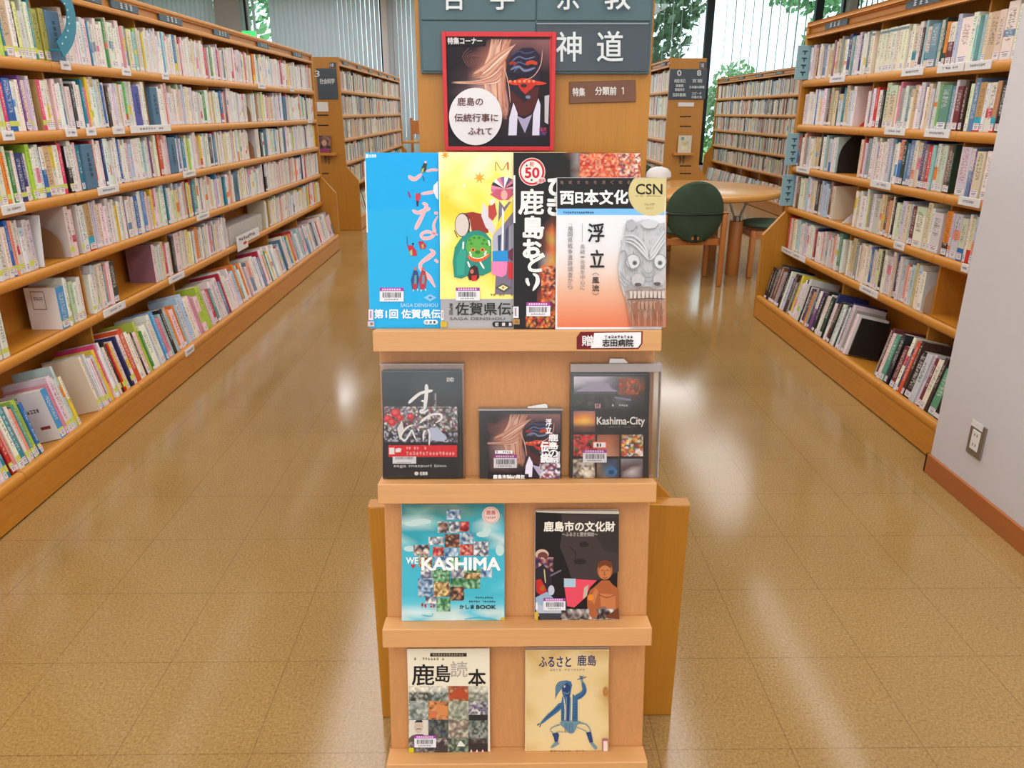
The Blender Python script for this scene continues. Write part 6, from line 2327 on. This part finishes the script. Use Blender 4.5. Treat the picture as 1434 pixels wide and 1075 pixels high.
# ------------------------------------------------------------------ far end panels: signs, slots and small shelves
def end_sign(px0, py0, px1, py1, Y, name_label, rows, part):
    a, b = onY(px0, py0, Y - .012), onY(px1, py1, Y - .012)
    t = thing('direction_board', name_label, 'sign', ((a.x + b.x) / 2, Y - .006, b.z))
    MB().box((a.x, Y - .012, b.z), (b.x, Y - .0003, a.z), .002).build('board', M['slate_dark'], t)
    A = Art(lambda x, y: onY(x, y, Y - .0122), (0, -1, 0), .0012)
    for txt, x0, y0, x1, y1, bold in rows:
        A.text(txt, x0, y0, x1, y1, (214, 220, 222), bold)
    A.build('white_lettering', t)
    return t


t = end_sign(442.5, 95.5, 473.6, 139, 9.2, 'dark slate board with a white 3 on the far wooden end panel', [('3', 441, 99, 447.4, 107.6, .25), ('社会科学', 448, 110, 468.6, 117.6, .2)], 0)
t = end_sign(938.6, 96.6, 987.6, 139.4, 9.2, 'dark slate board with white 0 and 8 on the far wooden end panel', [('0', 948.4, 98.4, 954, 106, .3), ('8', 976, 98.4, 981.6, 106, .3), ('総記', 944, 110.6, 959.6, 115.6, .12), ('言語', 968.6, 110.6, 983, 115.6, .12), ('図書館', 946, 118, 956.4, 122, .1), ('情報科学', 944.4, 123.4, 957.6, 127.6, .1),
                                                                                                                        ('日本語の辞書', 964.6, 120, 985.4, 124, .1), ('百科事典', 941, 130.4, 959.4, 135.6, .12), ('スピーチ', 967.6, 129, 981, 133, .1), ('手紙の本', 967, 134, 981.4, 138, .1)], 0)
for nm, label, q in (('paper_notice', 'small white paper notice under the number 3 board', (443.4, 143, 460, 156)), ('paper_notice', 'small white paper strip under the board with 0 and 8', (950, 143.4, 971.6, 149))):
    a, b = onY(q[0], q[1], 9.196), onY(q[2], q[3], 9.196)
    o = MB().box((a.x, 9.196, b.z), (b.x, 9.2, a.z)).build(nm, M['white'], None, (a.x, 9.198, b.z))
    tag(o, label, 'notice')
for nm, label, q in (('number_tag', 'tiny dark number tag at the corner of the panel with the 3 board', (461, 87.4, 471, 94.6)), ('number_tag', 'tiny dark number tag at the corner of the panel with 0 and 8', (980, 87, 989.6, 95.6))):
    a, b = onY(q[0], q[1], 9.196), onY(q[2], q[3], 9.196)
    t = thing(nm, label, 'tag', ((a.x + b.x) / 2, 9.198, b.z))
    MB().box((a.x, 9.196, b.z), (b.x, 9.2, a.z)).build('plate', M['slate_dark'], t)
    A = Art(lambda x, y: onY(x, y, 9.1955), (0, -1, 0), .001)
    A.text('18', q[0] + 1.5, q[1] + 1.5, q[2] - 4, q[3] - 1.2, (214, 216, 218), .15)
    A.build('white_lettering', t)
# slots of adjustable shelf, each a part of the bookcase; the little shelf and the booklet on it
for case, xs_, ys_ in ((CASE3, (444, 460), (160.4, 174.6, 242)), (CASE08, (952, 968), (162.4, 176, 231.4, 242))):
    for y in ys_:
        a, b = onY(xs_[0], y, 9.198), onY(xs_[1], y + 1.6, 9.198)
        MB().box((a.x, 9.197, b.z / ZFAR), (b.x, 9.2005, a.z / ZFAR)).build('slot', M['shade'], case)
for label, q, cov in (('small wooden shelf with a dark booklet on the end panel with the 3', (440, 214, 470, 218), (446, 190, 463, 214, 'dark')), ('small wooden shelf with a pale booklet on the end panel with 0 and 8', (944, 214.4, 972, 217.6), (950.6, 189.6, 967.4, 214.4, 'pale'))):
    a, b = onY(q[0], q[1], 9.1), onY(q[2], q[3], 9.1)
    t = thing('wall_shelf', label, 'shelf', ((a.x + b.x) / 2, 9.15, b.z - .06))
    MB().box((a.x, 9.1, b.z), (b.x, 9.2, a.z), .003).build('board', M['honey'], t)
    m = MB()
    for k in (-.02, .02):
        m.prism([(9.2, b.z - .1), (9.2, b.z), (9.13, b.z)], (a.x + b.x) / 2 + k - .004, (a.x + b.x) / 2 + k + .004, 'x')
    m.build('bracket', M['steel'], t)
    c, d = onY(cov[0], cov[1], 9.16), onY(cov[2], cov[3], 9.16)
    dk = cov[4] == 'dark'
    tb = thing('booklet', ('dark' if dk else 'pale cream') + ' booklet standing on the small shelf of the far end panel', 'booklet', ((c.x + d.x) / 2, 9.17, a.z))
    MB().box((c.x, 9.162, a.z + .001), (d.x, 9.17, c.z), .001).build('cover', M['bookend_dark'] if dk else M['pages'], tb)
    A = Art(lambda x, y: onY(x, y, 9.1615), (0, -1, 0), .001)
    if dk:
        A.photo(cov[0], cov[1], cov[2], cov[3] - .6, [(60, 50, 60), (150, 110, 100), (40, 36, 44), (120, 90, 110)], 5, 3)
        A.ell(454, 200, 3.6, 4.4, (206, 160, 140), 14)
        A.rect(447, 208, 462, 213, (150, 70, 110))
    else:
        A.photo(cov[0] + 4, cov[1] + 8, cov[2] - 3, cov[3] - 4, [(226, 216, 190), (190, 200, 160), (214, 190, 140)], 6, 3)
        A.rect(954, 192, 958, 196, (110, 150, 150))
    A.build('cover_print', tb)

# ------------------------------------------------------------------ round table and chairs
TX, TY, TR = 1.64, 6.95, .83
t = thing('round_table', 'round honey wood reading table on four thick cylinder legs', 'table', (TX, TY, 0))
MB().lathe([(TR - .02, .655), (TR - .004, .665), (TR, .68), (TR, .69), (TR - .006, .7), (TR - .02, .704)], 96, (1, 1), (TX, TY, 0)).build('tabletop', M['table'], t, None, True)
MB().lathe([(.42, .622), (.42, .655)], 48, (1, 1), (TX, TY, 0)).build('apron', M['black'], t)
for sx in (-1, 1):
    for sy in (-1, 1):
        x, y = TX + sx * .375, TY + sy * .37
        l = MB().lathe([(.056, 0), (.058, .01), (.058, .455), (.054, .46)], 32, (1, 1), (x, y, 0)).build('leg', M['chair'], t, None, True)
        m = MB().tube((x, y, .46), (x, y, .5), .032)
        m.tube((x - .02, y, .49), (x - .09, y, .656), .009)
        m.tube((x + .02, y, .49), (x + .09, y, .656), .009)
        m.build('steel_fork', M['steel'], l)


def make_chair(label, x, y, rz):
    t = thing('reading_chair', label, 'chair', (x, y, 0), 'green chairs around the round table', rz)

    def part(m, name, mat, smooth=False): return link_local(name, m.mesh(name, mat, smooth), t)
    part(MB().lathe([(.19, .405), (.215, .412), (.225, .428), (.215, .446), (.18, .455), (.06, .46)], 40, (1.02, 1.0), (0, .02, 0)), 'seat', M['green_seat'], True)
    fr = MB()
    fr.box((-.235, -.2, .33), (-.205, .22, .385), .004)
    fr.box((.205, -.2, .33), (.235, .22, .385), .004)
    fr.box((-.235, .19, .335), (.235, .22, .385), .004)
    fr.box((-.235, -.2, .335), (.235, -.17, .385), .004)
    fr.box((-.03, -.26, .385), (.03, .1, .41), .003)
    part(fr, 'seat_frame', M['chair'])
    for sx in (-1, 1):
        part(MB().box((sx * .24 - .021, -.225, 0), (sx * .24 + .021, -.18, .6), .012, 3), 'leg', M['chair'], True)
        part(MB().box((sx * .24 - .021, .19, 0), (sx * .24 + .021, .235, .4), .012, 3), 'leg', M['chair'], True)
    # oval back: slightly dished disc tilted backwards
    m = MB()
    prof = [(.02, -.016), (.6, -.012), (.92, -.006), (1.0, .004), (.94, .02), (.6, .03), (.02, .034)]
    rings = []
    for r, z in prof:
        rings.append([m.bm.verts.new((.232 * r * math.cos(a), -.235 - z + .05 * (r * math.cos(a)) ** 2, .598 + .238 * r * math.sin(a))) for a in [2 * math.pi * i / 48 for i in range(48)]])
    for p, q in zip(rings, rings[1:]):
        for i in range(48):
            m.bm.faces.new((p[i], p[(i + 1) % 48], q[(i + 1) % 48], q[i]))
    m.bm.faces.new(rings[0])
    m.bm.faces.new(rings[-1][::-1])
    part(m, 'backrest', M['green'], True)
    m = MB()
    pv = None
    for i in range(13):
        u = -1 + i / 6
        xx = u * .236
        pp = Vector((xx, -.272 + .05 * u * u + .012 * abs(u), .585))
        if pv is not None:
            m.tube(pv, pp, .006, None, 8)
        pv = pp
    m.box((-.262, -.225, .58), (-.222, -.17, .592), .002)
    m.box((.222, -.225, .58), (.262, -.17, .592), .002)
    part(m, 'back_rail', M['black'], True)
    m = MB().box((-.012, -.27, .37), (.012, -.25, .43), .003)
    m.box((-.09, -.25, .375), (.09, -.17, .388), .003)
    part(m, 'back_bracket', M['black'])
    return t


make_chair('green oval backed chair with its back to the viewer at the round table', 1.52, 6.28, 0.04)
make_chair('green chair at the round table half hidden by the bookcase beside the wall', 2.335, 6.66, math.radians(89))
make_chair('green chair on the far side of the round table behind the display', 1.46, 7.98, math.radians(184))
# white rounded bag on the table
c = onZ(922, 252, .704)
t = thing('cloth_bag', 'white rounded cloth bag lying on the round table behind the display', 'bag', (c.x, c.y, .704))
MB().lathe([(.03, 0), (.1, .004), (.125, .03), (.12, .075), (.085, .112), (.03, .126)], 32, (1, .8), (c.x, c.y, .704)).build('body', M['white'], t, None, True)
MB().tube((c.x - .05, c.y, .822), (c.x + .03, c.y, .828), .008).build('handle', M['white'], t, None, True)

# small wooden table and chair in the far left corner
a = onY(566, 200, 15.1)
t = thing('side_table', 'small wooden side table in front of the blinds beyond the far bookcase', 'table', (a.x, 15.2, 0))
zt = onY(566, 197.5, 15.0).z
MB().box((a.x - .35, 14.95, zt - .04), (a.x + .5, 15.5, zt), .006).build('tabletop', M['table'], t)
for sx in (-.3, .45):
    for sy in (15.0, 15.45):
        MB().box((a.x + sx - .02, sy - .02, 0), (a.x + sx + .02, sy + .02, zt - .04)).build('leg', M['chair'], t)
b = onY(575, 165, 15.6)
t = thing('wooden_chair', 'wooden chair post rising behind the small far side table', 'chair', (b.x, 15.72, 0))
for sx in (0, .36):
    MB().box((b.x + sx - .025, 15.72, 0), (b.x + sx + .025, 15.76, b.z), .006).build('post', M['chair'], t)
MB().box((b.x, 15.73, b.z - .3), (b.x + .36, 15.75, b.z - .05), .004).build('backrest', M['chair'], t)
MB().box((b.x - .02, 15.55, .42), (b.x + .38, 15.76, .46), .004).build('seat', M['chair'], t)
for sx in (0, .36):
    MB().box((b.x + sx - .02, 15.55, 0), (b.x + sx + .02, 15.59, .42)).build('leg', M['chair'], t)
